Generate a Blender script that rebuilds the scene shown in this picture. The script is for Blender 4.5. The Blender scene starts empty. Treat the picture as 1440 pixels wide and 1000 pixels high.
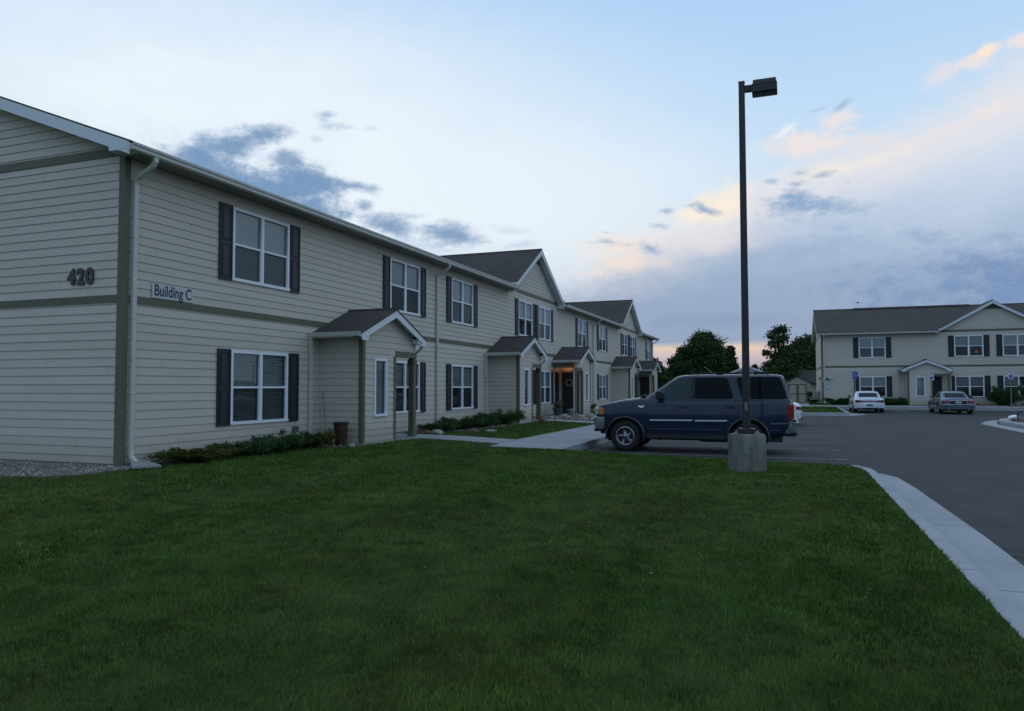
import bpy, bmesh, math, random
import numpy as np
from mathutils import Vector, Matrix
random.seed(7); rng = np.random.default_rng(7)
S = bpy.context.scene
COL = S.collection
R = math.radians
PI = math.pi

# ------------------------------------------------------------------ materials
def lin(c):
    return tuple(((x/255)/12.92 if x/255 <= .04045 else ((x/255+.055)/1.055)**2.4) for x in c)+(1,)

class N:
    """tiny node-graph helper"""
    def __init__(s, tree): s.t = tree; s.n = tree.nodes; s.l = tree.links
    def new(s, typ, **kw):
        n = s.n.new(typ)
        for k, v in kw.items(): setattr(n, k, v)
        return n
    def put(s, sock, v):
        if isinstance(v, bpy.types.NodeSocket): s.l.new(v, sock)
        else: sock.default_value = v
    def math(s, op, a, b=0.0, c=None, clamp=False):
        n = s.new('ShaderNodeMath', operation=op, use_clamp=clamp)
        s.put(n.inputs[0], a); s.put(n.inputs[1], b)
        if c is not None: s.put(n.inputs[2], c)
        return n.outputs[0]
    def mix(s, f, a, b, mode='MIX'):
        n = s.new('ShaderNodeMix', data_type='RGBA', blend_type=mode)
        s.put(n.inputs['Factor'], f); s.put(n.inputs[6], a); s.put(n.inputs[7], b)
        return n.outputs[2]
    def noise(s, vec, scale, detail=3, rough=.55, dist=0.0, dims='3D'):
        n = s.new('ShaderNodeTexNoise', noise_dimensions=dims)
        if vec is not None: s.l.new(vec, n.inputs['Vector'])
        n.inputs['Scale'].default_value = scale; n.inputs['Detail'].default_value = detail
        n.inputs['Roughness'].default_value = rough; n.inputs['Distortion'].default_value = dist
        return n.outputs['Fac']
    def ramp(s, f, stops):
        n = s.new('ShaderNodeValToRGB'); s.l.new(f, n.inputs[0])
        e = n.color_ramp.elements
        while len(e) < len(stops): e.new(.5)
        for i, (p, c) in enumerate(stops):
            e[i].position = p; e[i].color = c if len(c) == 4 else tuple(c)+(1,)
        return n.outputs[0]
    def range(s, v, a, b, c=0.0, d=1.0):
        n = s.new('ShaderNodeMapRange'); s.put(n.inputs[0], v)
        n.inputs[1].default_value = a; n.inputs[2].default_value = b
        n.inputs[3].default_value = c; n.inputs[4].default_value = d
        return n.outputs[0]
    def coords(s, kind='Object', scale=(1, 1, 1)):
        tc = s.new('ShaderNodeTexCoord'); mp = s.new('ShaderNodeMapping')
        s.l.new(tc.outputs[kind], mp.inputs[0]); mp.inputs['Scale'].default_value = scale
        return mp.outputs[0]
    def pos(s, scale=(1, 1, 1)):
        g = s.new('ShaderNodeNewGeometry'); mp = s.new('ShaderNodeMapping')
        s.l.new(g.outputs['Position'], mp.inputs[0]); mp.inputs['Scale'].default_value = scale
        return mp.outputs[0]
    def bump(s, h, strength=.3, dist=.01):
        n = s.new('ShaderNodeBump'); n.inputs['Strength'].default_value = strength
        n.inputs['Distance'].default_value = dist; s.l.new(h, n.inputs['Height'])
        return n.outputs[0]

def mat(name):
    m = bpy.data.materials.new(name); m.use_nodes = True
    g = N(m.node_tree); b = g.n['Principled BSDF']
    return m, g, b

def varied(name, c, var=.15, scale=3, rough=.6, detail_scale=40, bump=.0, metallic=0, coat=0, spec=.5, stretch=(1, 1, 1), dirt=0.0):
    """procedural paint/stone/metal: base colour broken by two noises"""
    m, g, b = mat(name)
    p = g.coords('Object', stretch)
    n1 = g.noise(p, scale, 4); n2 = g.noise(p, detail_scale, 3)
    f = g.math('ADD', g.math('MULTIPLY', n1, .6), g.math('MULTIPLY', n2, .4))
    f = g.range(f, .3, .7)
    lo = tuple(max(0, x*(1-var)) for x in c[:3])+(1,); hi = tuple(min(1, x*(1+var)) for x in c[:3])+(1,)
    col = g.mix(f, lo, hi)
    if dirt > 0:
        d = g.range(g.noise(p, scale*2.3, 6, .7), .5, .75)
        col = g.mix(g.math('MULTIPLY', d, dirt), col, tuple(x*.45 for x in c[:3])+(1,))
    g.l.new(col, b.inputs['Base Color'])
    b.inputs['Roughness'].default_value = rough; b.inputs['Metallic'].default_value = metallic
    b.inputs['Coat Weight'].default_value = coat; b.inputs['Coat Roughness'].default_value = .05
    b.inputs['Specular IOR Level'].default_value = spec
    if bump: g.l.new(g.bump(n2, bump, .01), b.inputs['Normal'])
    return m

MT = {}
def siding_mat():
    m, g, b = mat('beige_lap_siding')
    tc = g.new('ShaderNodeTexCoord'); sp = g.new('ShaderNodeSeparateXYZ'); g.l.new(tc.outputs['Object'], sp.inputs[0])
    u = g.math('ADD', sp.outputs[0], sp.outputs[1]); k = g.math('FLOOR', g.math('DIVIDE', sp.outputs[2], .1524))
    w1 = g.new('ShaderNodeTexWhiteNoise', noise_dimensions='1D'); g.l.new(k, w1.inputs['W'])
    uu = g.math('DIVIDE', g.math('ADD', g.math('ADD', u, 60), g.math('MULTIPLY', w1.outputs[0], 3.66)), 3.66)
    j = g.math('LESS_THAN', g.math('FRACT', uu), .0016)
    w2 = g.new('ShaderNodeTexWhiteNoise', noise_dimensions='2D'); cb = g.new('ShaderNodeCombineXYZ')
    g.l.new(g.math('FLOOR', uu), cb.inputs[0]); g.l.new(k, cb.inputs[1]); g.l.new(cb.outputs[0], w2.inputs['Vector'])
    c = g.mix(w2.outputs[0], (.56, .508, .432, 1), (.60, .545, .465, 1))
    n = g.noise(g.coords('Object', (1, 1, 3)), 1.1, 5, .65); c = g.mix(g.range(n, .35, .7, 0, .30), c, (.50, .46, .39, 1))
    st = g.noise(g.coords('Object', (6, 6, .5)), 1.6, 5, .7); c = g.mix(g.range(st, .55, .75, 0, .22), c, (.36, .345, .29, 1))
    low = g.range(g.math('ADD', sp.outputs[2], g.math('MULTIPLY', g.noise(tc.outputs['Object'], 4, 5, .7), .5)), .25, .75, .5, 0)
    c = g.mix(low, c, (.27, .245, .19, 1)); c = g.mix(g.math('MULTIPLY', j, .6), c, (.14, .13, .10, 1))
    g.l.new(c, b.inputs['Base Color']); b.inputs['Roughness'].default_value = .62; b.inputs['Specular IOR Level'].default_value = .3
    gr = g.noise(g.coords('Object', (1.5, 1.5, 30)), 9, 3); g.l.new(g.bump(gr, .25, .004), b.inputs['Normal'])
    return m
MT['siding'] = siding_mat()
MT['taupe'] = varied('taupe_trim_paint', (.135, .128, .088), .10, 2, .6, 30, .1, spec=.3)
MT['soffit'] = varied('beige_soffit_panel', (.25, .245, .205), .06, 3, .6, 30, .1, stretch=(1, 8, 1))
MT['white'] = varied('white_trim_paint', (.68, .71, .74), .04, 2, .5, 25)
MT['almond'] = varied('almond_gutter_metal', (.56, .56, .50), .06, 3, .42, 30, dirt=.2)
MT['shutter'] = varied('dark_shutter_vinyl', (.015, .018, .023), .15, 3, .5, 30)
MT['vinyl'] = varied('white_window_vinyl', (.80, .83, .87), .03, 3, .4, 25)
MT['blind'] = varied('grey_blind_fabric', (.52, .54, .52), .06, 3, .7, 30)
MT['interior'] = varied('dark_room_interior', (.03, .03, .03), .4, 1.5, .9, 6)
MT['darkdoor'] = varied('dark_door_paint', (.016, .014, .014), .15, 3, .5, 30)
MT['brass'] = varied('brass_metal', (.5, .38, .18), .1, 10, .35, 50, metallic=1)
MT['lettering'] = varied('black_letter_vinyl', (.012, .013, .02), .1, 10, .5, 50)
MT['signwhite'] = varied('white_sign_panel', (.50, .53, .56), .05, 4, .5, 30)
MT['numbers'] = varied('weathered_metal_number', (.06, .055, .05), .35, 20, .5, 60, metallic=.3)
MT['signblue'] = varied('blue_sign_sheeting', (.015, .09, .42), .08, 10, .4, 50)
MT['steel'] = varied('galvanised_steel', (.32, .34, .35), .12, 8, .45, 60, metallic=.8)
MT['bronze'] = varied('dark_bronze_pole_paint', (.022, .020, .018), .15, 4, .45, 40)
MT['lens'] = varied('lamp_lens_glass', (.05, .055, .06), .1, 4, .15, 40)
MT['rubber'] = varied('tyre_rubber', (.013, .013, .014), .2, 8, .85, 60)
MT['blackplastic'] = varied('black_plastic', (.012, .012, .013), .2, 6, .6, 40)
MT['chrome'] = varied('bright_chrome', (.75, .77, .8), .05, 6, .18, 40, metallic=1)
MT['alloy'] = varied('alloy_rim', (.30, .31, .33), .08, 6, .3, 40, metallic=.9)
MT['navy'] = varied('navy_metallic_paint', (.0045, .0155, .038), .06, 3, .35, 90, metallic=0, coat=.6, spec=.3)
MT['bumpergrey'] = varied('grey_bumper_metal', (.16, .18, .2), .1, 5, .35, 40, metallic=.5)
MT['carwhite'] = varied('white_car_paint', (.66, .72, .78), .03, 2, .35, 60, coat=1)
MT['carsilver'] = varied('silver_blue_car_paint', (.085, .125, .165), .05, 2, .35, 90, metallic=.35, coat=1)
MT['redlens'] = varied('red_lamp_lens', (.26, .010, .012), .15, 12, .15, 40, coat=1)
MT['darkred'] = varied('dark_red_lamp_lens', (.12, .006, .015), .15, 12, .15, 40, coat=1)
MT['amber'] = varied('amber_lamp_lens', (.62, .16, .015), .15, 12, .2, 40, coat=1)
MT['clearlens'] = varied('clear_headlamp_lens', (.38, .40, .36), .1, 12, .12, 40, coat=1)
MT['carglass'] = varied('dark_tinted_glass', (.004, .006, .009), .1, 4, .04, 30, spec=.10)
MT['carglasslight'] = varied('green_tinted_glass', (.026, .052, .056), .35, 2.5, .05, 8, spec=.2)
MT['wreath'] = varied('pale_twig_wreath', (.30, .25, .18), .5, 30, .8, 90, .6)
MT['can'] = varied('brown_plastic_bin', (.045, .022, .013), .2, 5, .55, 30)
MT['wood'] = varied('worn_wood_handle', (.24, .19, .12), .2, 12, .7, 60)
MT['bark'] = varied('rough_tree_bark', (.055, .042, .03), .35, 8, .9, 40, .6)
MT['rock'] = varied('pale_landscape_rock', (.30, .28, .25), .3, 4, .8, 22, .5)
MT['redrock'] = varied('red_lava_rock', (.23, .105, .08), .35, 6, .85, 30, .5)
MT['shedwall'] = varied('shed_panel_siding', (.44, .41, .32), .08, 2, .7, 30, .1)
MT['bikered'] = varied('red_frame_paint', (.35, .02, .02), .1, 8, .3, 40, coat=1)
MT['planter'] = varied('blue_grey_ceramic', (.045, .075, .1), .2, 6, .35, 30)
MT['flower'] = varied('dusty_pink_blooms', (.25, .08, .10), .4, 20, .8, 60)
MT['poster'] = varied('faded_paper_notice', (.45, .42, .52), .15, 20, .7, 50)
MT['chairpale'] = varied('pale_resin_chair', (.4, .39, .35), .08, 5, .5, 30)

def emission(name, c, st):
    m, g, b = mat(name)
    b.inputs['Base Color'].default_value = c; b.inputs['Emission Color'].default_value = c
    b.inputs['Emission Strength'].default_value = st
    return m
MT['bulb'] = emission('lit_porch_lamp_glass', (1, .45, .14, 1), 2.0)
MT['roomlamp'] = emission('lit_room_lamp_shade', (1, .16, .06, 1), .35)

def glass_mat():
    m, g, b = mat('window_glass')
    g.n.remove(b); out = g.n['Material Output']
    gl = g.new('ShaderNodeBsdfGlossy'); gl.inputs['Roughness'].default_value = .02
    gl.inputs['Color'].default_value = (.9, .95, 1, 1)
    n = g.noise(g.pos(), 2.2, 2); g.l.new(g.bump(n, .25, .006), gl.inputs['Normal'])
    tr = g.new('ShaderNodeBsdfTransparent'); tr.inputs['Color'].default_value = (.72, .80, .80, 1)
    gm = g.new('ShaderNodeNewGeometry'); dt = g.new('ShaderNodeVectorMath', operation='DOT_PRODUCT')
    g.l.new(gm.outputs['Normal'], dt.inputs[0]); g.l.new(gm.outputs['Incoming'], dt.inputs[1])
    ct = g.math('ABSOLUTE', dt.outputs['Value']); sch = g.math('POWER', g.math('SUBTRACT', 1.0, ct, clamp=True), 5.0)
    mx = g.new('ShaderNodeMixShader')
    g.l.new(g.math('MULTIPLY_ADD', sch, .9, .085, clamp=True), mx.inputs[0])
    g.l.new(tr.outputs[0], mx.inputs[1]); g.l.new(gl.outputs[0], mx.inputs[2])
    g.l.new(mx.outputs[0], out.inputs[0])
    return m
MT['glass'] = glass_mat()

def screen_mat():
    m, g, b = mat('insect_screen')
    g.n.remove(b); out = g.n['Material Output']
    d = g.new('ShaderNodeBsdfDiffuse'); d.inputs['Color'].default_value = (.03, .033, .035, 1)
    tr = g.new('ShaderNodeBsdfTransparent'); mx = g.new('ShaderNodeMixShader')
    n = g.noise(g.pos(), 300, 1); g.l.new(g.range(n, .3, .7, .28, .48), mx.inputs[0])
    g.l.new(tr.outputs[0], mx.inputs[1]); g.l.new(d.outputs[0], mx.inputs[2]); g.l.new(mx.outputs[0], out.inputs[0])
    return m
MT['screen'] = screen_mat()

def shingle_mat():
    m, g, b = mat('asphalt_shingles')
    tc = g.new('ShaderNodeTexCoord')
    br = g.new('ShaderNodeTexBrick'); g.l.new(tc.outputs['UV'], br.inputs['Vector'])
    br.inputs['Scale'].default_value = 1; br.inputs['Brick Width'].default_value = .3
    br.inputs['Row Height'].default_value = .14; br.inputs['Mortar Size'].default_value = .006
    br.inputs['Color1'].default_value = (.092, .081, .072, 1); br.inputs['Color2'].default_value = (.056, .051, .048, 1)
    br.inputs['Mortar'].default_value = (.012, .012, .012, 1)
    n = g.noise(g.pos(), 60, 3, .8)
    n2 = g.noise(g.pos(), .8, 3)
    c = g.mix(g.range(n, .3, .7, 0, .5), br.outputs['Color'], (.15, .132, .115, 1))
    c = g.mix(g.range(n2, .3, .7, 0, .35), c, (.045, .042, .044, 1))
    g.l.new(c, b.inputs['Base Color']); b.inputs['Roughness'].default_value = .9
    b.inputs['Specular IOR Level'].default_value = .2
    g.l.new(g.bump(br.outputs['Fac'], .6, .01), b.inputs['Normal'])
    return m
MT['shingle'] = shingle_mat()

def asphalt_mat():
    m, g, b = mat('worn_asphalt')
    p = g.pos()
    fine = g.noise(p, 90, 2, .8); mid = g.noise(p, 1.1, 5, .65); big = g.noise(p, .18, 3)
    c = g.mix(g.range(mid, .3, .7), (.029, .029, .029, 1), (.058, .057, .055, 1))
    c = g.mix(g.range(big, .35, .65, 0, .6), c, (.044, .043, .042, 1))
    c = g.mix(g.range(fine, .45, .75, 0, .6), c, (.10, .10, .098, 1))
    # tar-sealed cracks
    v = g.new('ShaderNodeTexVoronoi', feature='DISTANCE_TO_EDGE'); v.inputs['Scale'].default_value = .11
    wp = g.new('ShaderNodeVectorMath', operation='ADD'); g.l.new(p, wp.inputs[0])
    nn = g.new('ShaderNodeTexNoise'); g.l.new(p, nn.inputs['Vector']); nn.inputs['Scale'].default_value = .5
    g.l.new(nn.outputs['Color'], wp.inputs[1]); g.l.new(wp.outputs[0], v.inputs['Vector'])
    crack = g.range(v.outputs['Distance'], .0, .006, 1, 0)
    c = g.mix(g.math('MULTIPLY', crack, .9), c, (.015, .015, .015, 1))
    # oil stains
    st = g.range(g.noise(p, .9, 3, .6), .64, .74, 0, .5)
    c = g.mix(st, c, (.026, .026, .028, 1))
    g.l.new(c, b.inputs['Base Color']); b.inputs['Roughness'].default_value = .85
    b.inputs['Specular IOR Level'].default_value = .35
    g.l.new(g.bump(fine, .5, .006), b.inputs['Normal'])
    return m
MT['asphalt'] = asphalt_mat()

def concrete_mat(name, c, joint=0.0, axis=1, off=0.0):
    m, g, b = mat(name)
    p = g.pos()
    big = g.noise(p, .9, 5, .65); fine = g.noise(p, 60, 3, .7)
    col = g.mix(g.range(big, .3, .7), tuple(x*.84 for x in c)+(1,), tuple(x*1.1 for x in c)+(1,))
    col = g.mix(g.range(fine, .3, .8, 0, .35), col, tuple(x*.7 for x in c)+(1,))
    stain = g.range(g.noise(p, 2.3, 6, .75), .56, .76, 0, .4)
    col = g.mix(stain, col, tuple(x*.55 for x in c)+(1,))
    if joint:
        sp = g.new('ShaderNodeSeparateXYZ'); g.l.new(g.pos(), sp.inputs[0])
        q = g.math('FRACT', g.math('DIVIDE', g.math('ADD', sp.outputs[axis], 100+off), joint))
        d = g.math('ABSOLUTE', g.math('SUBTRACT', q, .5))
        k = g.range(d, .5-.014/joint, .5-.008/joint, 0, .75)
        col = g.mix(k, col, tuple(x*.25 for x in c)+(1,))
    g.l.new(col, b.inputs['Base Color']); b.inputs['Roughness'].default_value = .85
    b.inputs['Specular IOR Level'].default_value = .3
    g.l.new(g.bump(fine, .35, .004), b.inputs['Normal'])
    return m
MT['walk'] = concrete_mat('broomed_sidewalk_concrete', (.36, .37, .38), 1.5, 1, .3)
MT['kerb'] = concrete_mat('kerb_concrete', (.38, .395, .41), 3.05, 1, .1)
MT['conc'] = concrete_mat('plain_concrete', (.30, .31, .31))
MT['paint'] = None

def base_conc():
    m, g, b = mat('weathered_pedestal_concrete')
    p = g.coords('Object'); s = g.coords('Object', (9, 9, .8))
    streak = g.noise(s, 1.2, 5, .7); big = g.noise(p, 3, 5, .7); fine = g.noise(p, 45, 3, .7)
    c = g.mix(g.range(streak, .3, .65), (.085, .08, .068, 1), (.23, .235, .215, 1))
    c = g.mix(g.range(big, .45, .65, 0, .75), c, (.125, .10, .075, 1))
    c = g.mix(g.range(fine, .5, .8, 0, .4), c, (.12, .12, .11, 1))
    g.l.new(c, b.inputs['Base Color']); b.inputs['Roughness'].default_value = .9
    g.l.new(g.bump(streak, .5, .02), b.inputs['Normal'])
    return m
MT['pedestal'] = base_conc()

def worn_paint():
    m, g, b = mat('worn_road_paint')
    p = g.pos(); n = g.noise(p, 14, 5, .8)
    c = g.mix(g.range(n, .42, .62), (.07, .072, .075, 1), (.42, .43, .43, 1))
    g.l.new(c, b.inputs['Base Color']); b.inputs['Roughness'].default_value = .8
    return m
MT['paint'] = worn_paint()

def soil_mat(name, c1, c2, scale=6):
    m, g, b = mat(name)
    p = g.pos(); n = g.noise(p, scale, 6, .7); f = g.noise(p, scale*12, 3, .8)
    c = g.mix(g.range(n, .3, .7), c1+(1,), c2+(1,))
    c = g.mix(g.range(f, .4, .7, 0, .5), c, tuple(x*.4 for x in c1)+(1,))
    g.l.new(c, b.inputs['Base Color']); b.inputs['Roughness'].default_value = .95
    b.inputs['Specular IOR Level'].default_value = .1
    g.l.new(g.bump(f, .6, .02), b.inputs['Normal'])
    return m
MT['lawnsoil'] = soil_mat('lawn_thatch', (.042, .075, .016), (.065, .10, .028), 1.2)
MT['mulch'] = soil_mat('gravel_bed_soil', (.12, .11, .10), (.2, .185, .17), 8)
MT['farground'] = soil_mat('far_grassland', (.05, .065, .03), (.075, .08, .04), .05)

def leaf_mat(name, c1, c2, c3, tipscale=1.0, patch=0):
    m, g, b = mat(name)
    a = g.new('ShaderNodeAttribute'); a.attribute_name = 'tint'
    c = g.ramp(a.outputs['Fac'], [(0, c1), (.55, c2), (1, c3)])
    if patch:
        p = g.pos()
        n = g.noise(p, .42, 4, .6); n2 = g.noise(p, 1.5, 4, .65); n3 = g.noise(p, .17, 2)
        c = g.mix(g.range(n, .42, .58, 0, .65), c, (.045, .110, .016, 1))
        c = g.mix(g.range(n2, .50, .62, 0, .55), c, (.15, .165, .045, 1))
        c = g.mix(g.range(n3, .48, .60, 0, .5), c, (.14, .155, .045, 1))
        n5 = g.noise(p, 5.5, 4, .7); c = g.mix(g.range(n5, .50, .66, 0, .75), c, (.024, .044, .012, 1))
        # mower passes
        wv = g.new('ShaderNodeTexWave'); g.l.new(g.pos((1, .05, 0)), wv.inputs['Vector'])
        wv.inputs['Scale'].default_value = .14; wv.inputs['Distortion'].default_value = .8; wv.inputs['Detail Scale'].default_value = .4
        c = g.mix(g.math('MULTIPLY', g.range(wv.outputs['Fac'], .3, .7), .34), c, (.105, .19, .045, 1))
    g.l.new(c, b.inputs['Base Color']); b.inputs['Roughness'].default_value = .75
    b.inputs['Specular IOR Level'].default_value = .10
    b.inputs['Subsurface Weight'].default_value = 0
    return m
MT['grass'] = leaf_mat('lawn_blades', (.024, .062, .007), (.082, .160, .015), (.24, .32, .07), patch=1)
MT['leafdark'] = leaf_mat('dark_tree_leaves', (.028, .050, .018), (.054, .086, .032), (.095, .135, .05))
MT['leafmid'] = leaf_mat('mid_tree_leaves', (.026, .048, .018), (.045, .075, .028), (.075, .11, .04))
MT['juniperd'] = leaf_mat('dark_juniper_needles', (.018, .044, .014), (.044, .094, .027), (.09, .15, .05))
MT['junipery'] = leaf_mat('yellow_juniper_needles', (.03, .045, .010), (.075, .090, .02), (.15, .15, .04))
MT['stone'] = leaf_mat('gravel_stones', (.12, .10, .085), (.27, .235, .20), (.52, .47, .41))

# ------------------------------------------------------------------ mesh building
class MB:
    def __init__(s): s.v = []; s.f = []; s.uv = {}
    def add(s, vs, fs):
        o = len(s.v); s.v += [tuple(p) for p in vs]; s.f += [tuple(i+o for i in f) for f in fs]
    def quad(s, a, b, c, d, uv=None):
        if uv: s.uv[len(s.f)] = uv
        s.add([a, b, c, d], [(0, 1, 2, 3)])
    def box(s, x0, x1, y0, y1, z0, z1):
        vs = [(x, y, z) for z in (z0, z1) for y in (y0, y1) for x in (x0, x1)]
        s.add(vs, [(0, 2, 3, 1), (4, 5, 7, 6), (0, 1, 5, 4), (2, 6, 7, 3), (0, 4, 6, 2), (1, 3, 7, 5)])
    def rbox(s, x0, x1, y0, y1, z0, z1, r=.01):
        """box with chamfered edges"""
        vs = []; 
        def ring(z, k):
            return [(x0+k, y0+k+r, z), (x0+k+r, y0+k, z), (x1-k-r, y0+k, z), (x1-k, y0+k+r, z),
                    (x1-k, y1-k-r, z), (x1-k-r, y1-k, z), (x0+k+r, y1-k, z), (x0+k, y1-k-r, z)]
        rings = [ring(z0, r*.7), ring(z0+r*.7, 0), ring(z1-r*.7, 0), ring(z1, r*.7)]
        for q in rings: vs += q
        fs = [tuple(range(7, -1, -1)), tuple(range(24, 32))]
        for k in range(3):
            for i in range(8):
                j = (i+1) % 8; fs.append((k*8+i, k*8+j, k*8+8+j, k*8+8+i))
        s.add(vs, fs)
    def prism(s, poly, d):
        """extrude a planar polygon (list of 3D points) by the vector d"""
        n = len(poly); d = Vector(d)
        top = [tuple(Vector(p)+d) for p in poly]
        s.add(list(poly)+top, [tuple(range(n-1, -1, -1)), tuple(range(n, 2*n))] +
              [(i, (i+1) % n, n+(i+1) % n, n+i) for i in range(n)])
    def tube(s, pts, r, n=8, cap=True):
        pts = [Vector(p) for p in pts]; rs = r if isinstance(r, (list, tuple)) else [r]*len(pts)
        o = len(s.v); up = None
        for i, p in enumerate(pts):
            t = (pts[min(i+1, len(pts)-1)]-pts[max(i-1, 0)]).normalized()
            if up is None: up = Vector((0, 0, 1)) if abs(t.z) < .9 else Vector((1, 0, 0))
            a = t.cross(up).normalized(); b = t.cross(a).normalized(); up = -b if False else up
            for k in range(n):
                an = 2*PI*k/n+PI/n
                s.v.append(tuple(p+a*math.cos(an)*rs[i]+b*math.sin(an)*rs[i]))
        for i in range(len(pts)-1):
            for k in range(n):
                j = (k+1) % n
                s.f.append((o+i*n+k, o+i*n+j, o+(i+1)*n+j, o+(i+1)*n+k))
        if cap:
            s.f.append(tuple(o+k for k in range(n-1, -1, -1)))
            s.f.append(tuple(o+(len(pts)-1)*n+k for k in range(n)))
    def ptube(s, pts, w, h, cap=True):
        """rectangular tube (downspouts): w along the horizontal side, h across"""
        pts = [Vector(p) for p in pts]; o = len(s.v)
        side = Vector((0, 1, 0))
        for i, p in enumerate(pts):
            t = (pts[min(i+1, len(pts)-1)]-pts[max(i-1, 0)]).normalized()
            b = t.cross(side).normalized()
            for (a, c) in ((-1, -1), (1, -1), (1, 1), (-1, 1)):
                s.v.append(tuple(p+side*a*w/2+b*c*h/2))
        for i in range(len(pts)-1):
            for k in range(4):
                j = (k+1) % 4
                s.f.append((o+i*4+k, o+i*4+j, o+(i+1)*4+j, o+(i+1)*4+k))
        if cap:
            s.f.append((o+3, o+2, o+1, o)); e = o+(len(pts)-1)*4; s.f.append((e, e+1, e+2, e+3))
    def lathe(s, prof, n=32, axis='z', c=(0, 0, 0), a0=0, a1=2*PI):
        """profile of (radius, height)"""
        o = len(s.v); full = abs(a1-a0-2*PI) < 1e-6; m = n if full else n+1
        for (r, h) in prof:
            for k in range(m):
                an = a0+(a1-a0)*k/n; x, y = r*math.cos(an), r*math.sin(an)
                p = {'z': (x, y, h), 'y': (x, h, y), 'x': (h, x, y)}[axis]
                s.v.append((p[0]+c[0], p[1]+c[1], p[2]+c[2]))
        for i in range(len(prof)-1):
            for k in range(n):
                j = (k+1) % m
                s.f.append((o+i*m+k, o+i*m+j, o+(i+1)*m+j, o+(i+1)*m+k))
    def mesh(s, name, smooth=None):
        me = bpy.data.meshes.new(name); me.from_pydata(s.v, [], s.f)
        if s.uv:
            l = me.uv_layers.new(name='uv')
            for p in me.polygons:
                if p.index in s.uv:
                    for k, li in enumerate(p.loop_indices):
                        if k < len(s.uv[p.index]): l.data[li].uv = s.uv[p.index][k]
        if smooth is not None:
            me.shade_smooth(); me.set_sharp_from_angle(angle=R(smooth))
        me.update()
        return me

def link(name, me, m=None, parent=None, loc=(0, 0, 0), rot=(0, 0, 0)):
    o = bpy.data.objects.new(name, me); COL.objects.link(o)
    if m is not None and me is not None and len(me.materials) == 0: me.materials.append(MT[m] if isinstance(m, str) else m)
    o.location = loc; o.rotation_euler = rot
    if parent is not None: o.parent = parent
    return o
def part(name, mb, m, parent, smooth=None, loc=(0, 0, 0), rot=(0, 0, 0)):
    return link(name, mb.mesh(name, smooth), m, parent, loc, rot)
def tag(o, label=None, cat=None, group=None, kind=None):
    if label: o['label'] = label
    if cat: o['category'] = cat
    if group: o['group'] = group
    if kind: o['kind'] = kind
    return o
def thing(name, loc, rz, label, cat, group=None):
    o = bpy.data.objects.new(name, None); COL.objects.link(o)
    o.location = loc; o.rotation_euler = (0, 0, rz); o.empty_display_size = .3
    return tag(o, label, cat, group)
def copy_tree(o, parent=None):
    c = o.copy(); COL.objects.link(c)
    if parent is not None: c.parent = parent
    for ch in list(o.children): copy_tree(ch, c)
    return c

def text_mesh(txt, size, depth=.0, bold=0.0, xs=1.0):
    cu = bpy.data.curves.new('txt', 'FONT'); cu.body = txt; cu.size = size; cu.extrude = depth; cu.offset = bold
    cu.align_x = 'CENTER'; cu.align_y = 'CENTER'
    o = bpy.data.objects.new('txt', cu); COL.objects.link(o)
    dg = bpy.context.evaluated_depsgraph_get()
    me = bpy.data.meshes.new_from_object(o.evaluated_get(dg)); bpy.data.objects.remove(o)
    me.transform(Matrix.Diagonal((xs, 1, 1, 1))); me.materials.clear()
    return me

def sss(x): x = max(0, min(1, x)); return x*x*(3-2*x)

# ------------------------------------------------------------------ siding
EXP = .1524
def wall_mb(P, z0, z1, ulim, openings=()):
    """lap siding. P(u,z,out)->point; ulim(z)->(u0,u1); openings (u0,u1,z0,z1)"""
    mb = MB(); k0 = int(math.floor(z0/EXP+1e-6)); k1 = int(math.ceil(z1/EXP-1e-6))
    LIP, TOP = .018, .003
    for k in range(k0, k1):
        a, b = max(z0, k*EXP), min(z1, (k+1)*EXP)
        cuts = sorted({a, b} | {z for o in openings for z in (o[2], o[3]) if a+1e-4 < z < b-1e-4})
        out = lambda z: TOP+(LIP-TOP)*(1-(z-k*EXP)/EXP)
        for i in range(len(cuts)-1):
            za, zb = cuts[i], cuts[i+1]; zm = (za+zb)/2
            la, lb = ulim(za), ulim(zb)
            if la[1]-la[0] < 1e-3: continue
            bl = sorted([(o[0], o[1]) for o in openings if o[2] < zm < o[3]])
            segs = []; cur = None
            for (s, e) in bl:
                segs.append((cur, s)); cur = e
            segs.append((cur, None))
            for (s, e) in segs:
                s0 = la[0] if s is None else s; s1 = lb[0] if s is None else s
                e0 = la[1] if e is None else e; e1 = lb[1] if e is None else e
                if e0-s0 < 1e-3: continue
                mb.quad(P(s0, za, out(za)), P(e0, za, out(za)), P(e1, zb, out(zb)), P(s1, zb, out(zb)))
                if i == 0: mb.quad(P(s0, za, TOP-.004), P(e0, za, TOP-.004), P(e0, za, out(za)), P(s0, za, out(za)))
    return mb
facade = lambda X: (lambda u, z, o: (X+o, u, z))
def endwall(Y, sg): return lambda u, z, o: (u, Y+sg*o, z)

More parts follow.
